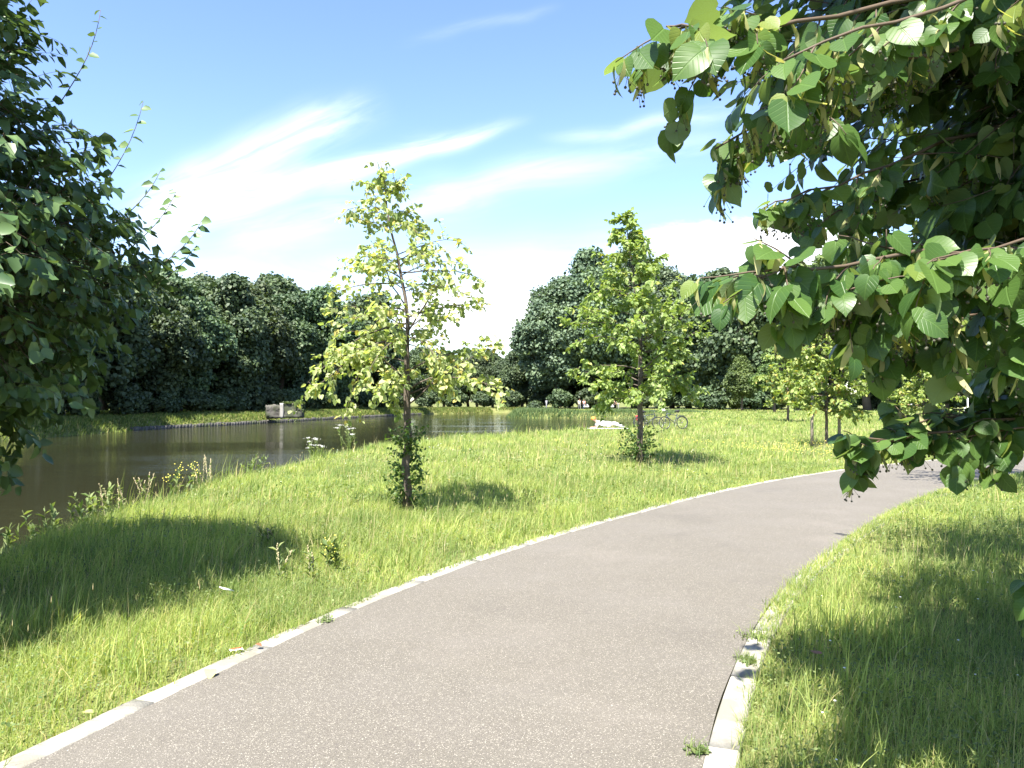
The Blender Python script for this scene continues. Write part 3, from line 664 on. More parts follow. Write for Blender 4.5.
# top branches
hang([(3.2, 3.0, 3.35), (1.9, 2.6, 3.0), (1.1, 2.2, 2.72), (.6, 2.0, 2.52), (.38, 1.95, 2.52)], .012, 15, .26, .096, .2, .5, 8, .85, 61)
hang([(2.6, 2.9, 3.1), (1.5, 2.5, 2.75), (.95, 2.3, 2.5), (.55, 2.15, 2.28)], .010, 13, .24, .092, .2, .5, 7, .85, 62)
hang([(2.8, 3.1, 2.9), (1.8, 2.8, 2.6), (1.25, 2.6, 2.38), (.85, 2.5, 2.22)], .010, 13, .26, .086, .2, .5, 7, .75, 63)
hang([(2.9, 2.3, 3.2), (1.6, 1.95, 2.75), (1.0, 1.8, 2.5), (.6, 1.75, 2.35)], .010, 10, .2, .088, .2, .4, 7, .5, 64)
hang([(2.4, 3.6, 2.7), (1.7, 3.4, 2.55), (1.3, 3.3, 2.35)], .008, 12, .3, .085, .1, .5, 7, .4, 70)
# middle branches
hang([(3.0, 2.8, 2.2), (1.8, 2.3, 2.05), (1.0, 1.95, 1.97), (.70, 1.85, 1.90), (.56, 1.82, 1.88)], .008, 17, .17, .086, .2, .4, 7, .35, 65)
hang([(2.8, 2.9, 2.3), (1.7, 2.2, 2.02), (1.05, 2.0, 1.86), (.72, 1.9, 1.84)], .007, 18, .2, .086, .2, .5, 7, .35, 66)
hang([(2.8, 2.6, 2.25), (1.9, 2.2, 2.1), (1.2, 1.9, 1.98), (.9, 1.75, 1.90)], .007, 14, .16, .09, .25, .3, 7, .3, 67)
# low branch
hang([(3.6, 3.3, 1.85), (2.6, 3.0, 1.60), (1.9, 2.8, 1.55), (1.4, 2.7, 1.49), (1.10, 2.65, 1.45)], .009, 22, .15, .084, .3, .3, 7, .2, 68)
hang([(3.5, 3.1, 1.8), (2.6, 2.9, 1.62), (2.0, 2.75, 1.54), (1.5, 2.7, 1.47)], .007, 18, .14, .086, .1, .5, 7, .15, 69)
hang([(3.2, 2.9, 1.95), (2.4, 2.5, 1.95), (1.8, 2.3, 1.88), (1.5, 2.2, 1.80)], .008, 16, .2, .09, .1, .5, 7, .2, 81)
hang([(3.4, 3.0, 1.75), (2.7, 2.8, 1.74), (2.1, 2.7, 1.68), (1.75, 2.65, 1.62)], .008, 18, .24, .09, .1, .5, 7, .2, 82)
hang([(3.2, 2.6, 2.1), (2.2, 2.2, 1.98), (1.6, 2.0, 1.9), (1.25, 1.9, 1.83)], .008, 16, .2, .09, .1, .4, 7, .2, 83)
hang([(3.4, 3.2, 1.75), (2.5, 3.0, 1.66), (2.0, 2.9, 1.60), (1.6, 2.85, 1.56), (1.3, 2.8, 1.50)], .007, 24, .15, .086, .15, .3, 8, .15, 84)
hang([(2.9, 2.9, 2.15), (1.9, 2.5, 1.95), (1.3, 2.3, 1.83), (1.02, 2.2, 1.78)], .007, 16, .18, .086, .15, .4, 7, .3, 85)
hang([(2.8, 2.7, 2.2), (1.6, 2.2, 1.98), (1.0, 2.05, 1.87), (.74, 2.0, 1.83)], .007, 15, .17, .086, .2, .4, 7, .3, 86)
# sprig close to the right edge
hang([(3.2, 3.2, 1.15), (2.2, 2.6, 1.05), (1.68, 2.35, 1.02), (1.46, 2.25, 1.04)], .006, 3, .12, .085, .55, .3, 4, .0, 71)
P = np.array(P); D = np.array(D); n = len(P); rr = np.random.default_rng(4)
leaves(l, LIME, P-RC, D, unit(np.array([-.35, -.35, .8])+rr.normal(0, .42, (n, 3))), np.array(S2), rr, .3, local=True)
g.obj('long_branches', M_twig, rt); l.obj('hanging_leaves', M_lime, rt, smooth=True)
BP = np.array(BP); BD = np.array(BD); b = Geo(); leaves(b, BRACT, BP-RC, BD, rdir(rr, len(BP)), rr.uniform(.065, .095, len(BP)), rr, .2); b.obj('seed_bracts', M_bract, rt, kind='stuff')
ico = [(0, 0, 1), (.9, 0, .45), (.28, .85, .45), (-.72, .53, .45), (-.72, -.53, .45), (.28, -.85, .45), (.72, .53, -.45), (-.28, .85, -.45), (-.9, 0, -.45), (-.28, -.85, -.45), (.72, -.53, -.45), (0, 0, -1)]
icf = [(0, 1, 2), (0, 2, 3), (0, 3, 4), (0, 4, 5), (0, 5, 1), (1, 6, 2), (2, 7, 3), (3, 8, 4), (4, 9, 5), (5, 10, 1), (2, 6, 7), (3, 7, 8), (4, 8, 9), (5, 9, 10), (1, 10, 6), (11, 7, 6), (11, 8, 7), (11, 9, 8), (11, 10, 9), (11, 6, 10)]
for e, r_ in FP: fr.add(np.array(ico)*r_+e-RC, [icf])
fr.obj('fruit', M_fruit, rt, smooth=True, kind='stuff')

# lime trees out of the frame whose shade lies on the grass and the path
for sd, loc, prof, n, lab in [(28, (9.3, 13.7, 0), [(2.2, .8), (2.9, 1.9), (3.8, 2.2), (5.0, 1.6), (6.3, .4)], 420, 'lime tree whose shade falls on the path just outside the right edge'),
                    (38, (4.95, 6.3, 0), [(2.1, .8), (2.7, 1.6), (3.6, 1.9), (4.8, 1.4), (6.0, .3)], 480, 'second lime tree behind the overhanging one on the right verge')]:
    rng = np.random.default_rng(sd); S = env_points(n, prof, rng, .45)
    crown_tree('lime_tree', loc, (0, 0, prof[-1][0]-.5), .12, S, .11, M_limel, sd+1, (0, 0, 3.4), per=10, tmpl=SMALL, twl=(.35, .6), veins=False, label=lab, cat='tree')

# ------------------------------------------------------------------ far woodland
def tree_proto(seed, h, r, base, mat, nlobe, nleaf, leaf, trunk_r, shape='round'):
    """returns (trunk mesh, crown mesh) of a big tree"""
    rng = np.random.default_rng(seed); tr = Geo(); z = np.linspace(0, h*.75, 10); pts = np.stack([rng.normal(0, .1, 10), rng.normal(0, .1, 10), z], 1); pts[0] = (0, 0, -.3)
    tr.tube(pts, np.linspace(trunk_r, trunk_r*.25, 10), 9)
    cz = (h+base)/2; hz = (h-base)/2; C = []; Rr = []
    for i in range(nlobe):
        d = rdir(rng, 1)[0]; q = rng.uniform(.45, 1.0); w = r*(1-.25*max(0, d[2])) if shape == 'round' else r*(1-.55*max(0, d[2]))
        lr = rng.uniform(.20, .34)*r; c = np.array([d[0]*(w-lr*.8)*q, d[1]*(w-lr*.8)*q, cz+d[2]*(hz-lr*.7)*q]); C.append(c); Rr.append(lr)
        if i % 3 == 0: tr.tube(np.array([pts[3+(i//3) % 6], (pts[3+(i//3) % 6]+c)/2+np.array([0, 0, -.3]), c]), [trunk_r*.35, trunk_r*.2, .04], 5)
    C = np.array(C); Rr = np.array(Rr); g = Geo(); n = nleaf; i = rng.choice(nlobe, n, p=Rr**2/(Rr**2).sum()); d = rdir(rng, n); d[:, 2] = np.abs(d[:, 2])*np.where(rng.random(n) < .72, 1, -1); d = unit(d)
    P = C[i]+d*(Rr[i]*rng.uniform(.62, 1.08, n)*(1+.18*np.sin(d[:, 0]*9+i)*np.sin(d[:, 1]*8)))[:, None]*np.array([1, 1, .82])
    D = unit(d*.5+rdir(rng, n)*.8); N = unit(d+rdir(rng, n)*.55+np.array([0, 0, .35])); s = leaf*rng.uniform(.6, 1.3, n)
    leaves(g, CARD, P-D*s[:, None]*.5, D, N, s, rng, .1)
    tm = tr.mesh('trunk'); tm.materials.append(M_bark); cm = g.mesh('crown'); cm.materials.append(mat); return tm, cm
def place_tree(proto, x, y, s, rz, name, label, group, sz=1.0):
    z = height([(x, y)])[0]; r = empty(name, (x, y, z), rz); tag(r, label, 'tree', group); r.scale = (s, s, s*sz)
    for nm, me in zip(('trunk', 'crown'), proto):
        o = bpy.data.objects.new(nm, me); scene.collection.objects.link(o); o.parent = r
    return r
PA = [tree_proto(100+i, 15.5, 6.0, .8, M_far, 80, 46000, .33, .38) for i in range(3)]
PB = [tree_proto(120+i, 29, 10.0, 2, M_farb, 150, 80000, .50, .6) for i in range(3)]
PC = [tree_proto(140+i, 14, 5.0, 1.6, M_farl, 60, 24000, .36, .3, 'cone') for i in range(2)]
PS = [tree_proto(160+i, 3.2, 2.4, .0, M_far, 20, 4500, .30, .08) for i in range(2)]
PSL = [tree_proto(170+i, 3.0, 2.3, .0, M_farl, 20, 4000, .28, .08) for i in range(1)]
rr = random.Random(4)
def bankx(y): return float(np.interp(y, [0, 52, 66, 84, 104, 136], [-30, -29.5, -29, -25, -21.5, -13.5]))
y = 40
while y < 136:
    first = y < 88
    lab = 'tall dark green tree at the edge of the wood on the left far bank' if first else 'dark green tree of the far bank wood beyond the concrete block'
    grp = 'trees of the left bank wood' if first else 'trees of the wood beyond the concrete block'
    for row, off in enumerate((9, 16, 24)):
        if row == 2 and y > 112: continue
        s = rr.uniform(.9, 1.12)*(1+.06*row)*(1+.15*(y > 98))
        place_tree(PA[rr.randrange(3)], bankx(y)-off+rr.uniform(-1.5, 1.5), y+rr.uniform(-2, 2)+row*2, s, rr.uniform(0, 6.28), 'woodland_tree', lab if row == 0 else lab.replace('at the edge of the wood', 'inside the wood').replace('of the far bank wood', 'deep in the far bank wood'), grp)
    for q in (0, 3.7):
        place_tree(PS[rr.randrange(2)], bankx(y+q)-6.3+rr.uniform(-1, 1), y+q, rr.uniform(.7, 1.1), rr.uniform(0, 6.28), 'woodland_shrub', 'dark shrub under the trees at the foot of the left far bank wood', 'shrubs under the left bank wood')['category'] = 'shrub'
    y += 7.4
for i, x in enumerate(np.arange(-28, 14, 5.2)):
    place_tree(PA[i % 3], x, 160+rr.uniform(-3, 6)-max(0, -x-10)*.5, rr.uniform(.68, .84), rr.uniform(0, 6), 'woodland_tree', 'low dark tree closing the river view behind the first young tree', 'trees closing the end of the river')
    place_tree(PS[i % 2], x+2, 154-max(0, -x-10)*.6, 1.1, rr.uniform(0, 6), 'woodland_shrub', 'dark shrub at the far end of the river', 'shrubs at the end of the river')['category'] = 'shrub'
    place_tree(PA[(i+1) % 3], x+3, 172, .85, rr.uniform(0, 6), 'woodland_tree', 'dark tree in the back row beyond the end of the river', 'trees closing the end of the river')
for i, (px_, Y_, top, lab) in enumerate([(556, 148, 270, 'leftmost tree of the tall grey-green clump behind the point'), (592, 150, 243, 'highest domed tree of the tall grey-green clump behind the point'),
        (634, 156, 240, 'broad tree of the tall grey-green clump behind the second young tree'), (672, 150, 262, 'rightmost tree of the tall grey-green clump, sloping to the meadow')]):
    h = (400-top)/800*Y_+1.6; place_tree(PB[i % 3], (px_-512)/800*Y_, Y_, h/30.0, i*1.3, 'tall_tree', lab, 'tall trees behind the grassy point')
for i in range(9):
    place_tree(PS[i % 2], 4+i*4.6, 143+rr.uniform(-1.5, 2), rr.uniform(1.0, 1.5), rr.uniform(0, 6), 'woodland_shrub', 'dark shrub at the foot of the tall grey-green trees', 'shrubs under the tall trees')['category'] = 'shrub'
for i in range(7):
    place_tree(PA[i % 3], 2+i*6.2, 160+rr.uniform(-2, 2), .9, rr.uniform(0, 6), 'woodland_tree', 'shaded tree standing deep behind the tall grey-green clump', 'shaded trees behind the tall clump')
right = [(705, 140, 278, 0), (735, 132, 272, 0), (768, 128, 266, 0), (800, 124, 250, 1), (832, 122, 236, 1), (868, 118, 246, 0), (905, 116, 290, 0), (945, 120, 285, 0), (985, 118, 270, 0), (1024, 116, 262, 0), (1070, 112, 260, 0),
         (690, 150, 300, 0), (752, 146, 296, 0), (815, 142, 280, 0), (880, 138, 285, 0), (940, 140, 290, 0), (1000, 138, 280, 0)]
for i, (px_, Y_, top, c) in enumerate(right):
    h = (400-top)/800*Y_+1.6; pr_ = PC[i % 2] if c else PA[i % 3]
    place_tree(pr_, (px_-512)/800*Y_, Y_, h/14.6, i*2.1, 'woodland_tree', ('mid green tree rising highest behind the yellowing staked tree' if c else ('dark tree in the front row of the belt beyond the meadow' if i < 11 else 'dark tree in the back row behind the meadow edge')), 'trees along the far edge of the meadow', 1.0)
k = 0
for px_ in range(700, 1060, 19):
    Y_ = 121+rr.uniform(-3, 3); place_tree((PS+PSL)[k % 3], (px_-512)/800*Y_, Y_, rr.uniform(.8, 1.5), rr.uniform(0, 6), 'meadow_edge_shrub', 'shrub at the far edge of the meadow under the dark trees', 'shrubs along the meadow edge')['category'] = 'shrub'; k += 1
place_tree(PC[0], (742-512)/800*112, 112, .58, 1.0, 'small_tree', 'small pale green conical tree left of the distant cyclist', None)
place_tree(PC[1], (775-512)/800*100, 100, .62, 2.0, 'small_tree', 'light olive green tree just above the distant cyclist', None)

# ------------------------------------------------------------------ concrete ruin and stone edge on the far bank
def ruin():
    rng = np.random.default_rng(77); cx, cy = -23.55, 83.6; rz = math.atan2(20, -4.5)-math.pi/2
    root = empty('concrete_block', (cx, cy, -.15), .12, label='weathered concrete block topped with grass at the far waterline', cat='ruin'); root.scale = (.88, .88, .88)
    def rough(c, d, name, m, amp=.05):
        g = Geo(); n = 7; V = []
        bm_v = []; import itertools
        # box surface subdivided and roughened
        faces = []; idx = {}
        def vid(p):
            key = tuple(round(t, 4) for t in p)
            if key not in idx:
                idx[key] = len(V); w = np.array(p); j = np.array([math.sin(7*w[1]+3*w[2]), math.sin(5*w[0]+4*w[2]), math.sin(6*w[0]+5*w[1])])*amp*.5+rng.normal(0, amp*.4, 3)
                V.append(w+j)
            return idx[key]
        for ax in range(3):
            for sgn in (-1, 1):
                a, b = [q for q in range(3) if q != ax]
                for i in range(n):
                    for j in range(n):
                        q = []
                        for (u, v) in ((i, j), (i+1, j), (i+1, j+1), (i, j+1)):
                            p = [0, 0, 0]; p[ax] = sgn*d[ax]/2; p[a] = (u/n-.5)*d[a]; p[b] = (v/n-.5)*d[b]; q.append(vid([p[t]+c[t] for t in range(3)]))
                        if (sgn > 0) == (ax != 1): q = q
                        else: q = q[::-1]
                        faces.append(q)
        g.add(np.array(V), [faces]); return g.obj(name, m, root)
    rough((.75, 0, .75), (2.3, 2.0, 1.7), 'block', M_ruin); rough((-1.45, .2, .6), (1.7, 1.6, 1.45), 'broken_wall', M_ruin, .14)
    rough((-.42, -.95, .75), (.4, .35, 1.75), 'pillar', simple_mat('pale_concrete', (.27, .26, .235), .9, var=.3, scale=3), .03)
    g = Geo(); n = 900; P = np.stack([rng.uniform(-.5, 1.95, n), rng.uniform(-1.05, 1, n), np.full(n, 1.58)], 1); D = unit(rdir(rng, n)+np.array([0, -.2, .3])); leaves(g, CARD, P, D, unit(rdir(rng, n)*.5+np.array([0, 0, 1])), rng.uniform(.12, .3, n), rng)
    n = 350; P = np.stack([rng.uniform(1.2, 2.0, n), rng.uniform(-1.15, 1, n), rng.uniform(.6, 1.6, n)], 1); leaves(g, CARD, P, unit(rdir(rng, n)+np.array([0, 0, -.5])), rdir(rng, n), rng.uniform(.12, .28, n), rng)
    g.obj('ivy', M_farl, root)
ruin()
g = Geo(); L = resample(WATER[1:8], 330); L = L[(L[:, 1] > 62) & (L[:, 1] < 132)]; rs = np.random.default_rng(6)
for i in range(len(L)-1):
    c = (L[i]+L[i+1])/2; t = unit(L[i+1]-L[i]); nn = np.array([-t[1], t[0]]); c = c+nn*.55; ln = np.linalg.norm(L[i+1]-L[i])
    g.box((c[0], c[1], -.78+rs.uniform(-.03, .03)), (ln*.98, .45, .5+rs.uniform(-.1, .1)), math.atan2(t[1], t[0])+rs.normal(0, .03))
tag(g.obj('bank_wall', M_ruin), 'low grey stone edging along the waterline below the left wood', 'wall')

# ------------------------------------------------------------------ people and bicycles
M_skin = simple_mat('skin', (.50, .30, .21), .55)
def cloth(name, c): return simple_mat(name, c, .85, var=.1, scale=40)
C_white, C_black, C_navy, C_pink, C_grey, C_orange, C_red, C_blond = cloth('white_cloth', (.78, .77, .75)), cloth('black_cloth', (.02, .02, .022)), cloth('navy_cloth', (.03, .045, .09)), cloth('pink_cloth', (.55, .27, .27)), cloth('grey_cloth', (.2, .2, .2)), cloth('orange_cloth', (.75, .24, .05)), cloth('red_cloth', (.6, .05, .05)), cloth('brown_hair', (.09, .05, .03))
def skin_mesh(name, verts, edges, radii, mat, parent, sub=2):
    me = bpy.data.meshes.new(name); me.from_pydata(verts, edges, []); o = bpy.data.objects.new(name, me); scene.collection.objects.link(o); o.parent = parent
    sk = o.modifiers.new('skin', 'SKIN'); sk.use_smooth_shade = True
    sv = me.skin_vertices if len(me.skin_vertices) else None
    if sv is None:
        me.attributes.new  # layer is made through the bmesh route
        import bmesh; bm = bmesh.new(); bm.from_mesh(me); bm.verts.layers.skin.verify(); bm.to_mesh(me); bm.free(); sv = me.skin_vertices
    for i, r in enumerate(radii): sv[0].data[i].radius = (r, r) if not isinstance(r, tuple) else r; sv[0].data[i].use_root = (i == 0)
    s = o.modifiers.new('sub', 'SUBSURF'); s.levels = sub; s.render_levels = sub; me.materials.append(mat); return o
def person(loc, rz, pose, top, bottom, hair, label, group=None, hat=None):
    J = dict(pose); root = empty('person', loc, rz); tag(root, label, 'person', group)
    names = list(J); ix = {n: i for i, n in enumerate(names)}
    chains = [('pelvis', 'chest', 'neck', 'head', 'crown'), ('chest', 'shL', 'elL', 'haL', 'fiL'), ('chest', 'shR', 'elR', 'haR', 'fiR'), ('pelvis', 'hipL', 'knL', 'anL', 'toL'), ('pelvis', 'hipR', 'knR', 'anR', 'toR')]
    E = [(ix[a], ix[b]) for c in chains for a, b in zip(c, c[1:])]
    rad = dict(pelvis=.12, chest=.14, neck=.055, head=.095, crown=.07, sh=.06, el=.042, ha=.032, fi=.02, hip=.085, kn=.058, an=.04, to=.035)
    rd = lambda n, k=1.0: rad[n if n in rad else n[:-1]]*k
    skin_mesh('body', [J[n] for n in names], E, [rd(n) for n in names], M_skin, root)
    def garment(nm, ns, ch, mat, k, cut=None):
        J2 = dict(J)
        if cut:
            for a, b, t in cut: J2[a] = tuple(J[b][i]*(1-t)+J[a][i]*t for i in range(3))
        iy = {n: i for i, n in enumerate(ns)}; skin_mesh(nm, [J2[n] for n in ns], [(iy[a], iy[b]) for a, b in ch], [rd(n, k) for n in ns], mat, root)
    garment('shirt', ['chest', 'pelvis', 'shL', 'shR', 'elL', 'elR'], [('chest', 'pelvis'), ('chest', 'shL'), ('chest', 'shR'), ('shL', 'elL'), ('shR', 'elR')], top, 1.22, [('elL', 'shL', .75), ('elR', 'shR', .75)])
    garment('trousers', ['pelvis', 'hipL', 'hipR', 'knL', 'knR', 'anL', 'anR'], [('pelvis', 'hipL'), ('pelvis', 'hipR'), ('hipL', 'knL'), ('hipR', 'knR'), ('knL', 'anL'), ('knR', 'anR')], bottom, 1.2)
    h = np.array(J['head']); c = np.array(J['crown']); up = unit(c-h); g = Geo()
    v = []; U = 10; W = 7; X = unit(np.cross(up, [0, 1, .1])); Yv = np.cross(up, X)
    for i in range(W+1):
        th = math.pi*i/W*.62
        for j in range(U): ph = 2*math.pi*j/U; v.append(h+up*.03+.125*(math.cos(th)*up+math.sin(th)*(math.cos(ph)*X+math.sin(ph)*Yv)))
    f = [(i*U+j, i*U+(j+1) % U, (i+1)*U+(j+1) % U, (i+1)*U+j) for i in range(W) for j in range(U)]
    g.add(v, [f]); g.obj('hat' if hat else 'hair', hat or hair, root, smooth=True)
    for s, e in (('anL', 'toL'), ('anR', 'toR')):
        g = Geo(); a, b = np.array(J[s]), np.array(J[e]); g.tube([a+(a-b)*.3, (a+b)/2, b+(b-a)*.25], [.045, .05, .03], 8); g.obj('shoe', C_black if bottom is not C_white else C_grey, root, smooth=True)
    return root
def walking(ph=1): # facing -y
    return dict(pelvis=(0, 0, .95), chest=(0, -.02, 1.32), neck=(0, -.02, 1.49), head=(0, -.04, 1.6), crown=(0, -.03, 1.68), shL=(-.19, 0, 1.4), elL=(-.25, -.08*ph, 1.13), haL=(-.24, -.22*ph, .92), fiL=(-.24, -.25*ph, .84),
        shR=(.19, 0, 1.4), elR=(.25, .08*ph, 1.13), haR=(.24, .02*ph, .90), fiR=(.24, .0, .82), hipL=(-.1, 0, .88), knL=(-.1, .06*ph, .48), anL=(-.1, .22*ph, .10), toL=(-.1, .10*ph, .04),
        hipR=(.1, 0, .88), knR=(.1, -.12*ph, .49), anR=(.1, -.16*ph, .08), toR=(.1, -.32*ph, .04))
riding = dict(pelvis=(0, .18, 1.02), chest=(0, -.12, 1.36), neck=(0, -.22, 1.50), head=(0, -.28, 1.6), crown=(0, -.29, 1.68), shL=(-.19, -.16, 1.4), elL=(-.24, -.34, 1.18), haL=(-.24, -.56, 1.08), fiL=(-.22, -.63, 1.06),
        shR=(.19, -.16, 1.4), elR=(.24, -.34, 1.18), haR=(.24, -.56, 1.08), fiR=(.22, -.63, 1.06), hipL=(-.1, .14, .95), knL=(-.12, -.20, .78), anL=(-.12, -.05, .44), toL=(-.12, -.20, .38),
        hipR=(.1, .14, .95), knR=(.12, -.12, .58), anR=(.12, .02, .20), toR=(.12, -.13, .16))
M_tyre = simple_mat('tyre_rubber', (.02, .02, .02), .7); M_metal = simple_mat('bright_metal', (.30, .30, .31), .35, 1.0); M_frame = simple_mat('dark_frame_paint', (.02, .03, .05), .3); M_frame2 = simple_mat('grey_frame_paint', (.035, .045, .07), .3)
def ring(g, c, r, t, n=36, s=6):
    a = np.arange(n)*2*np.pi/n; b = np.arange(s)*2*np.pi/s; V = []
    for x in a:
        for y_ in b: rr_ = r+t*math.cos(y_); V.append((c[0]+t*math.sin(y_), c[1]+rr_*math.cos(x), c[2]+rr_*math.sin(x)))
    F = [(i*s+j, ((i+1) % n)*s+j, ((i+1) % n)*s+(j+1) % s, i*s+(j+1) % s) for i in range(n) for j in range(s)]; g.add(V, [F])
def bicycle(loc, rz, mat, label, group=None, lean=.12):
    root = empty('bicycle', loc, rz); tag(root, label, 'bicycle', group); root.rotation_euler = (0, lean, rz)
    F, B = (0, -.54, .34), (0, .52, .34)
    for c in (F, B):
        g = Geo(); ring(g, c, .322, .024); w = g.obj('wheel', M_tyre, root, smooth=True)
        g = Geo(); ring(g, c, .30, .008)
        for i in range(18): a = i*2*math.pi/18; g.tube([(0, c[1], c[2]), (0, c[1]+.3*math.cos(a), c[2]+.3*math.sin(a))], .0022, 3)
        g.tube([(-.04, c[1], c[2]), (.04, c[1], c[2])], .018, 8); g.obj('rim', M_metal, w)
    g = Geo(); bb = (0, .08, .30); st = (0, .24, .80); hd = (0, -.36, .84); hl = (0, -.40, .70)
    for a, b, r in ((bb, st, .017), (bb, hl, .019), ((0, .21, .72), hd, .017), (bb, (0, .52, .34), .010), ((0, .21, .70), (0, .52, .34), .009), (hl, hd, .02)): g.tube([a, b], r, 8)
    g.obj('frame', mat, root, smooth=True); g = Geo(); g.tube([hl, (0, -.44, .58), F], [.016, .014, .011], 8); g.obj('fork', mat, root)
    g = Geo(); g.tube([hd, (0, -.35, 1.0)], .013, 8); g.tube([(-.29, -.24, 1.03), (-.2, -.34, 1.03), (0, -.37, 1.0), (.2, -.34, 1.03), (.29, -.24, 1.03)], .012, 7); g.obj('handlebar', M_frame, root)
    g = Geo(); g.tube([st, (0, .27, .93)], .013, 8); g.obj('seat_post', M_metal, root)
    g = Geo(); g.tube([(0, .10, .945), (0, .2, .955), (0, .30, .955), (0, .38, .96)], [.02, .045, .085, .07], 8); g.obj('saddle', C_black, root, smooth=True)
    g = Geo(); ring(g, (.03, bb[1], bb[2]), .085, .006, 20, 4); g.tube([(.05, .08, .30), (.06, .02, .15)], .01, 5); g.tube([(-.05, .08, .30), (-.06, .14, .45)], .01, 5); g.box((.11, .02, .14), (.09, .08, .02)); g.box((-.11, .14, .46), (.09, .08, .02)); g.obj('crank', M_metal, root)
    g = Geo(); g.tube([(0, .28, .72), (0, .70, .71)], .008, 4)
    for s in (-1, 1): g.tube([(.06*s, .30, .72), (.06*s, .70, .71), (.05*s, .55, .36)], .006, 4)
    g.obj('luggage_rack', M_frame, root); g = Geo(); a = np.linspace(-.15, 2.6, 12); g.tube(np.stack([np.zeros(12), .52+.365*np.cos(a), .34+.365*np.sin(a)], 1), .014, 4); g.obj('mudguard', M_frame, root)
    return root
def P2(px_, Y_): return ((px_-512)/800*Y_, Y_, height([((px_-512)/800*Y_, Y_)])[0])
def P3(a, b): q = P2(a, b); return (q[0], q[1], q[2]+.06)
b1 = bicycle(P3(649, 43), R(90)+.25, M_frame, 'dark bicycle parked in the meadow just behind the second young tree', 'parked bicycles')
g = Geo(); g.box((.15, .50, .62), (.12, .30, .30), 0, .95); g.obj('pannier', C_red, b1); g = Geo(); g.box((-.15, .50, .62), (.12, .30, .30), 0, .95); g.obj('pannier', C_black, b1)
b2 = bicycle(P3(674, 42.4), R(-90)+.35, M_frame2, 'grey-blue bicycle parked in the meadow, right of the dark one', 'parked bicycles', -.12)
g = Geo(); v = []
for i in range(6):
    th = i/5*1.5
    for j in range(12): ph = 2*math.pi*j/12; v.append((.10*math.cos(ph)*math.cos(th), .14*math.sin(ph)*math.cos(th), .11*math.sin(th)))
g.add(v, [[(i*12+j, i*12+(j+1) % 12, (i+1)*12+(j+1) % 12, (i+1)*12+j) for i in range(5) for j in range(12)]])
hm = g.obj('helmet', C_white, smooth=True, label='white helmet resting on the handlebar of a parked bicycle', cat='helmet'); hp = P2(663.5, 42.6); hm.location = (hp[0], hp[1], hp[2]+1.05)
# sunbather: lying on the front, propped on the elbows, head to the left
lie = dict(pelvis=(.05, 0, .24), chest=(-.42, 0, .30), neck=(-.58, 0, .43), head=(-.68, 0, .50), crown=(-.70, 0, .58), shL=(-.46, -.18, .34), elL=(-.56, -.24, .06), haL=(-.78, -.18, .06), fiL=(-.86, -.14, .05),
    shR=(-.46, .18, .34), elR=(-.56, .24, .06), haR=(-.78, .18, .06), fiR=(-.86, .14, .05), hipL=(.12, -.1, .24), knL=(.50, -.12, .30), anL=(.92, -.13, .10), toL=(1.04, -.13, .05),
    hipR=(.12, .1, .24), knR=(.52, .12, .24), anR=(.92, .13, .10), toR=(1.04, .13, .05))
C_or = simple_mat('orange_hair', (.62, .24, .07), .7, var=.2)
person((P2(606, 43)[0], 43, P2(606, 43)[2]+.10), .12, lie, C_white, C_white, C_or, 'person in white lying in the grass propped on elbows, orange scarf over the head', hat=C_orange)
g = Geo(); g.box((0, 0, .02), (2.1, .9, .03)); to = g.obj('blanket', C_white, label='white blanket spread in the grass under the lying person', cat='blanket'); to.location = (P2(606, 43)[0]+.1, 43, P2(606, 43)[2]+.08); to.rotation_euler = (0, 0, .12)
# walkers by the far trees
FZ = .0
def far(px_, Y_, dz=0): a = P2(px_, Y_); return (a[0], a[1], a[2]+dz)
person(far(579.5, 131), .3, walking(), C_white, C_grey, C_blond, 'walker in a white top beside the pram, left of the far pair', 'walkers by the tall trees')
person(far(584, 131), -.2, walking(-1), C_pink, C_navy, C_blond, 'walker in a dusty pink top pushing a white pram', 'walkers by the tall trees')
person(far(614, 130), .2, walking(-1), C_black, C_black, C_blond, 'walker in dark clothes left of the white-shirted walker', 'walkers by the tall trees')
person(far(618, 130.5), 0, walking(), C_white, C_grey, C_blond, 'walker in a bright white shirt by the tall trees', 'walkers by the tall trees')
def pram(loc, rz, label):
    root = empty('pram', loc, rz); tag(root, label, 'pram', 'prams by the tall trees')
    g = Geo(); v = []; n = 10
    for i in range(n+1):
        a = math.pi*(.05+.95*i/n)
        for x in (-.22, .22): v.append((x, .05+.34*math.cos(a), .62+.34*math.sin(a)))
    g.add(v, [[(2*i, 2*i+1, 2*i+3, 2*i+2) for i in range(n)]]); g.obj('hood', C_white, root, smooth=True)
    g = Geo(); g.box((0, 0, .55), (.42, .75, .22), 0, 1.08); g.obj('carrycot', C_white, root)
    g = Geo(); g.tube([(-.2, .3, .2), (-.2, -.3, .95), (.2, -.3, .95), (.2, .3, .2)], .015, 5); g.obj('handle', M_frame, root)
    for x in (-.24, .24):
        for y_ in (-.28, .28): g = Geo(); ring(g, (x, y_, .15), .13, .02, 16, 4); g.obj('wheel', M_tyre, root)
    return root
pram(far(586.5, 130.3), 1.2, 'white pram in front of the pink-topped walker'); pram(far(611.5, 129.5), 1.2, 'white pram in front of the dark-clothed walker')
# cyclist on the far path
cp = far(797, 112); bicycle(cp, R(-70), M_frame, 'bicycle ridden along the far edge of the meadow by the pale-topped cyclist', None, 0)
person(cp, R(-70), riding, C_white, C_black, C_blond, 'cyclist in a pale top riding past the trees at the far edge of the meadow')
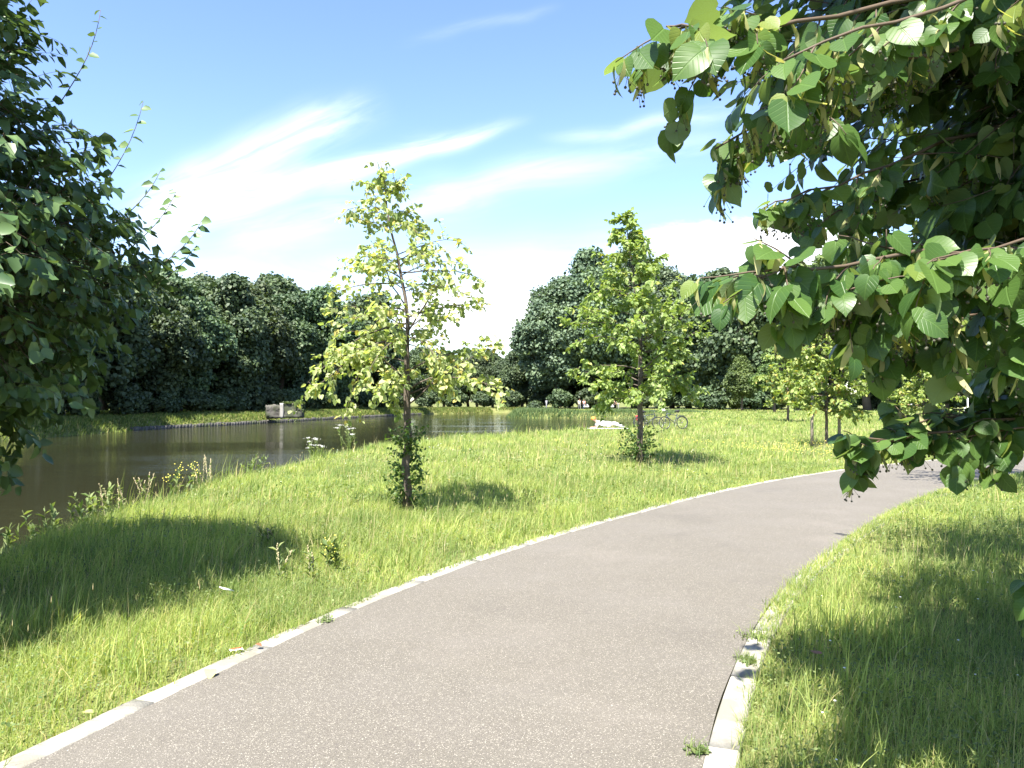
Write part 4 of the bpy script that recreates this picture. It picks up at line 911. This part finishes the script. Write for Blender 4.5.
# two riders seen behind the hanging branch
for px_, top, hat, lab, bl in [(903.5, C_red, C_red, 'cyclist in red passing beyond the meadow behind the low branch', 'bicycle under the rider in red'), (911.5, C_white, None, 'cyclist in white passing beyond the meadow behind the low branch', 'bicycle under the rider in white beyond the low branch')]:
    cp = far(px_, 84, .0); bicycle(cp, R(80), M_frame2, bl, None, 0); person(cp, R(80), riding, top, C_black, C_blond, lab, hat=hat)
# posts
def post(loc, h, w, mat, name, label, head=None):
    root = empty(name, loc); tag(root, label, name.split('_')[-1]); g = Geo(); g.tube([(0, 0, -.1), (0, 0, h)], w, 10); g.obj('post', mat, root)
    if head: g = Geo(); g.box((0, -.03, head[2]), (head[0], .04, head[1])); g.obj('panel', head[3], root)
    return root
M_pw = simple_mat('pale_paint', (.62, .62, .60), .5); M_pg = simple_mat('grey_paint', (.2, .2, .22), .6)
post(far(968, 70), 2.1, .06, M_pw, 'white_post', 'white post with a small panel beyond the meadow, under the hanging leaves', (.7, .35, .75, M_pw))
post(far(546.5, 126), 1.55, .09, M_pg, 'grey_post', 'short grey post with a pale panel at the tip of the far grassy point', (.34, .55, 1.3, M_pg))

# ------------------------------------------------------------------ weeds and flowers
def weed(x, y, h, n, seed, kind, label, group=None):
    rng = np.random.default_rng(seed); z = height([(x, y)])[0]; root = empty('wild_plant', (x, y, z)); tag(root, label, 'plant', group); st = Geo(); lf = Geo(); fl = Geo(); P, D = [], []; sc = max(1, y/9)
    for i in range(n):
        b = np.array([rng.normal(0, .12), rng.normal(0, .12), 0]); pts = curve(b, (rng.normal(0, .15), rng.normal(0, .15), 1), h*rng.uniform(.7, 1.1), 7, rng, .12, .06); st.tube(pts, np.linspace(.004, .0018, 8)*sc, 4)
        for t in np.linspace(.1, .9, 16): q, d = along(pts, t); P.append(q); D.append(d)
        tip = pts[-1]
        if kind == 'umbel':
            for _ in range(20):
                e = tip+np.array([rng.normal(0, .04), rng.normal(0, .04), rng.uniform(.0, .04)]); fl.add(np.array(ico)*.009*[1, 1, .6]+e, [icf])
        elif kind == 'yellow':
            for _ in range(9):
                e = tip+rng.normal(0, .05, 3)-np.array([0, 0, .05]); fl.add(np.array(ico)*.007*sc+e, [icf])
        elif kind == 'spike':
            for t in np.linspace(.62, 1, 16): e, _ = along(pts, t); fl.add(np.array(ico)*[.006*sc, .006*sc, .012*sc]+e+rng.normal(0, .005, 3), [icf])
    st.obj('stems', M_straw if kind == 'spike' else M_greentwig, root); P = np.array(P); D = np.array(D); m = len(P); T = unit(rdir(rng, m)*[1, 1, .25]+D*.7)
    nar = (CARD[0]*[.35, 1, 1], CARD[1]); leaves(lf, nar, P, T, unit(rdir(rng, m)*.4+np.array([0, 0, 1])), rng.uniform(.06, .13, m)*(1 if kind != 'spike' else .7), rng, .2); lf.obj('leaves', M_weed, root)
    if fl.nv: fl.obj('flowers' if kind != 'spike' else 'seed_heads', {'umbel': M_white, 'yellow': M_yellow, 'spike': M_straw}[kind], root, kind='stuff')
weed(-5.75, 9.1, .7, 10, 15, 'leafy', 'bushy weed cut by the left edge of the picture on the river bank')
weed(-5.5, 10.9, .6, 7, 16, 'leafy', 'broad leafy weed between the dry stalks on the bank')
weed(-5.9, 15.5, .8, 7, 17, 'spike', 'brown seed stalks beyond the yellow-flowered plant on the bank')
weed(-5.8, 17.8, .7, 8, 18, 'leafy', 'bushy herb on the bank half way to the white umbels')
weed(-5.55, 9.6, .62, 9, 1, 'leafy', 'tall leafy weed on the bank at the left edge above the water'); weed(-5.35, 9.9, .6, 6, 2, 'leafy', 'narrow-leaved weed on the bank beside the leftmost tall weed')
weed(-5.75, 11.6, .75, 5, 3, 'spike', 'group of dry seed spikes rising from the bank against the water'); weed(-5.6, 12.3, .7, 5, 4, 'spike', 'shorter dry spikes on the bank just right of the tall ones')
weed(-5.7, 13.8, .75, 5, 5, 'yellow', 'yellow-flowered plant on top of the river bank'); weed(-5.3, 10.6, .55, 4, 6, 'spike', 'single thin dry stalks on the bank right of the leafy weeds')
weed(-5.6, 22.8, .85, 10, 7, 'umbel', 'white umbel flowers on the bank left of the first young tree', 'white umbel flowers on the bank'); weed(-4.9, 24.4, .85, 8, 8, 'umbel', 'white umbel flowers on the bank just left of the trunk', 'white umbel flowers on the bank')
weed(-1.9, 7.0, .38, 4, 9, 'spike', 'brown seed stalks at the sunny edge of the tree shade near the path'); weed(-2.6, 8.9, .26, 3, 10, 'spike', 'short dry grass spikes at the far right tip of the tree shade')
weed(-1.7, 7.5, .35, 3, 11, 'yellow', 'small yellow-flowered weed at the edge of the tree shade')
def daisies(name, mat, n, region, size, label, seed, hgt=(.08, .2), thr=.55, ns=.35):
    rng = np.random.default_rng(seed); x0, x1, y0, y1 = region; P = np.stack([rng.uniform(x0, x1, n), rng.uniform(y0, y1, n)], 1)
    k = (sdist(P) > .3) & (pdist(P) > .2) & (vnoise(P, ns, seed) > thr); P = P[k]; z = height(P)+rng.uniform(*hgt, len(P)); g = Geo()
    for (a, b), zz in zip(P, z):
        s = size*max(1, b/9)*rng.uniform(.6, 1.2); g.add(np.array(ico)*[s, s, s*.35]+[a, b, zz], [icf])
    g.obj(name, mat, label=label) if False else tag(g.obj(name, mat), label, 'flowers', None, 'stuff')
daisies('white_flowers', M_white, 500, (-7, 12, 4, 34), .006, 'tiny white flowers scattered through the meadow grass', 3)
daisies('white_flowers', M_white, 40, (1.2, 4, 3.2, 7), .008, 'tiny white clover heads in the shaded grass right of the path', 13, thr=.3)
daisies('yellow_flowers', M_yellow, 620, (5.5, 12, 19, 30), .009, 'patch of yellow flowers in the meadow before the staked tree', 8, (.12, .25), .45)
daisies('yellow_flowers', M_yellow, 160, (-6, 4, 6, 30), .008, 'single yellow flowers dotted over the meadow left of the path', 9, (.12, .25))
# weeds rooted in the kerb joints, fallen leaves, litter
def kerb_tuft(x, y, label, n=60, seed=0, s=.09):
    rng = np.random.default_rng(seed); g = Geo(); P = np.column_stack([x+rng.normal(0, s*.45, n), y+rng.normal(0, s*.6, n), np.full(n, .022)]); blades(g, P, rng.uniform(.03, .09, n), np.full(n, .006), 2, rng, .9)
    m = 30; Q = np.column_stack([x+rng.normal(0, s*.4, m), y+rng.normal(0, s*.5, m), np.full(m, .03)]); leaves(g, SMALL, Q, unit(rdir(rng, m)*[1, 1, .2]+[0, 0, .25]), unit(rdir(rng, m)*.3+np.array([0, 0, 1])), rng.uniform(.015, .035, m), rng)
    tag(g.obj('kerb_weed', M_weed), label, 'weed', 'weeds in the right kerb')
kerb_tuft(1.62, 5.35, 'yellowish weed tuft growing over the right kerb by the shade edge', 110, 1, .12); kerb_tuft(1.42, 4.85, 'small weed tuft in the right kerb below the yellowish one', 120, 2, .07); kerb_tuft(2.06, 6.2, 'weed tuft at the upper end of the bare right kerb', 60, 3); kerb_tuft(.83, 3.62, 'weed tuft in a right kerb joint near the bottom edge', 40, 4, .06)
kerb_tuft(-1.33, 5.75, 'grass tuft creeping over the left kerb joint', 40, 5, .08)
g = Geo(); rng = np.random.default_rng(44)
for line, sd in ((LOUT, -1), (ROUT, 1)):
    L = resample(line, 900); L = L[(L[:, 1] > 2.5) & (L[:, 1] < 22)]
    far_ = np.clip((L[:, 1]-5.3)/.9, 0, 1) if sd > 0 else np.clip((L[:, 1]-4.5)/5, 0, 1)*.5; keep = rng.random(len(L)) < .35+.65*far_
    inner = offset(L, .10)
    for c, ci, fa in zip(L[keep], inner[keep], far_[keep]):
        n = int(rng.integers(8, 26)*(1+1.6*fa)); q = rng.random((n, 1))*fa*(1 if sd > 0 else .8); P = c*(1-q)+(ci if sd > 0 else 2*c-ci)*q+rng.normal(0, .03, (n, 2)); blades(g, np.column_stack([P, np.full(n, .01)]), rng.uniform(.04, .15, n), max(.0045, c[1]*.0007), 2, rng, 1.0)
g.obj('verge_grass', M_grass, kind='stuff', label='uneven grass creeping over the kerbs on both sides of the path', cat='grass')
rng = np.random.default_rng(2)
for (x, y, m, s, lab) in [(-1.73, 4.62, M_blight, .06, 'pale yellow leaf lying on the left kerb'), (-2.12, 4.0, M_blight, .05, 'curled yellow leaf on the left kerb nearer the bottom corner'), (-1.62, 5.1, M_red, .04, 'small reddish leaf at the grass edge of the left kerb'),
        (1.75, 4.6, M_red, .06, 'rust-red leaf in the shaded grass right of the path')]:
    g = Geo(); leaves(g, LIME, [(0, 0, .0)], [unit(np.array([rng.normal(), rng.normal(), .1]))], [(0.1, 0, 1.)], [s], rng, .3); o = tag(g.obj('fallen_leaf', m), lab, 'leaf', 'fallen leaves'); o.location = (x, y, .055 if x < 1 and x != -.62 else (.04 if x < 0 else .15))
g = Geo(); n = 8; V = [((i/(n-1)-.5)*.10, s*.022, .006+.006*math.sin(i*1.7+s)) for i in range(n) for s in (-1, 1)]; V += [(a, b, c-.003) for a, b, c in V]
F = [(2*i, 2*i+2, 2*i+3, 2*i+1) for i in range(n-1)]+[(2*n+2*i+1, 2*n+2*i+3, 2*n+2*i+2, 2*n+2*i) for i in range(n-1)]+[(2*i, 2*n+2*i, 2*n+2*i+2, 2*i+2) for i in range(n-1)]+[(2*i+1, 2*i+3, 2*n+2*i+3, 2*n+2*i+1) for i in range(n-1)]
g.add(V, [F]); li = tag(g.obj('litter_wrapper', M_white), 'crumpled white wrapper with a red stripe lying on the left kerb', 'litter'); li.scale = (.8, .8, .8); li.location = (-1.72, 5.02, .04); li.rotation_euler = (0, 0, .55)
g = Geo(); g.box((0, 0, .016), (.08, .012, .002)); st_ = g.obj('stripe', C_red, li)
g = Geo(); g.box((0, 0, 0), (.14, .09, .006)); pp = tag(g.obj('paper_scrap', M_white), 'white paper scrap lying in the grass at the edge of the tree shade', 'litter'); pp.scale = (.7, .7, 1); pp.location = (-2.22, 6.25, .13); pp.rotation_euler = (.1, .35, .9)
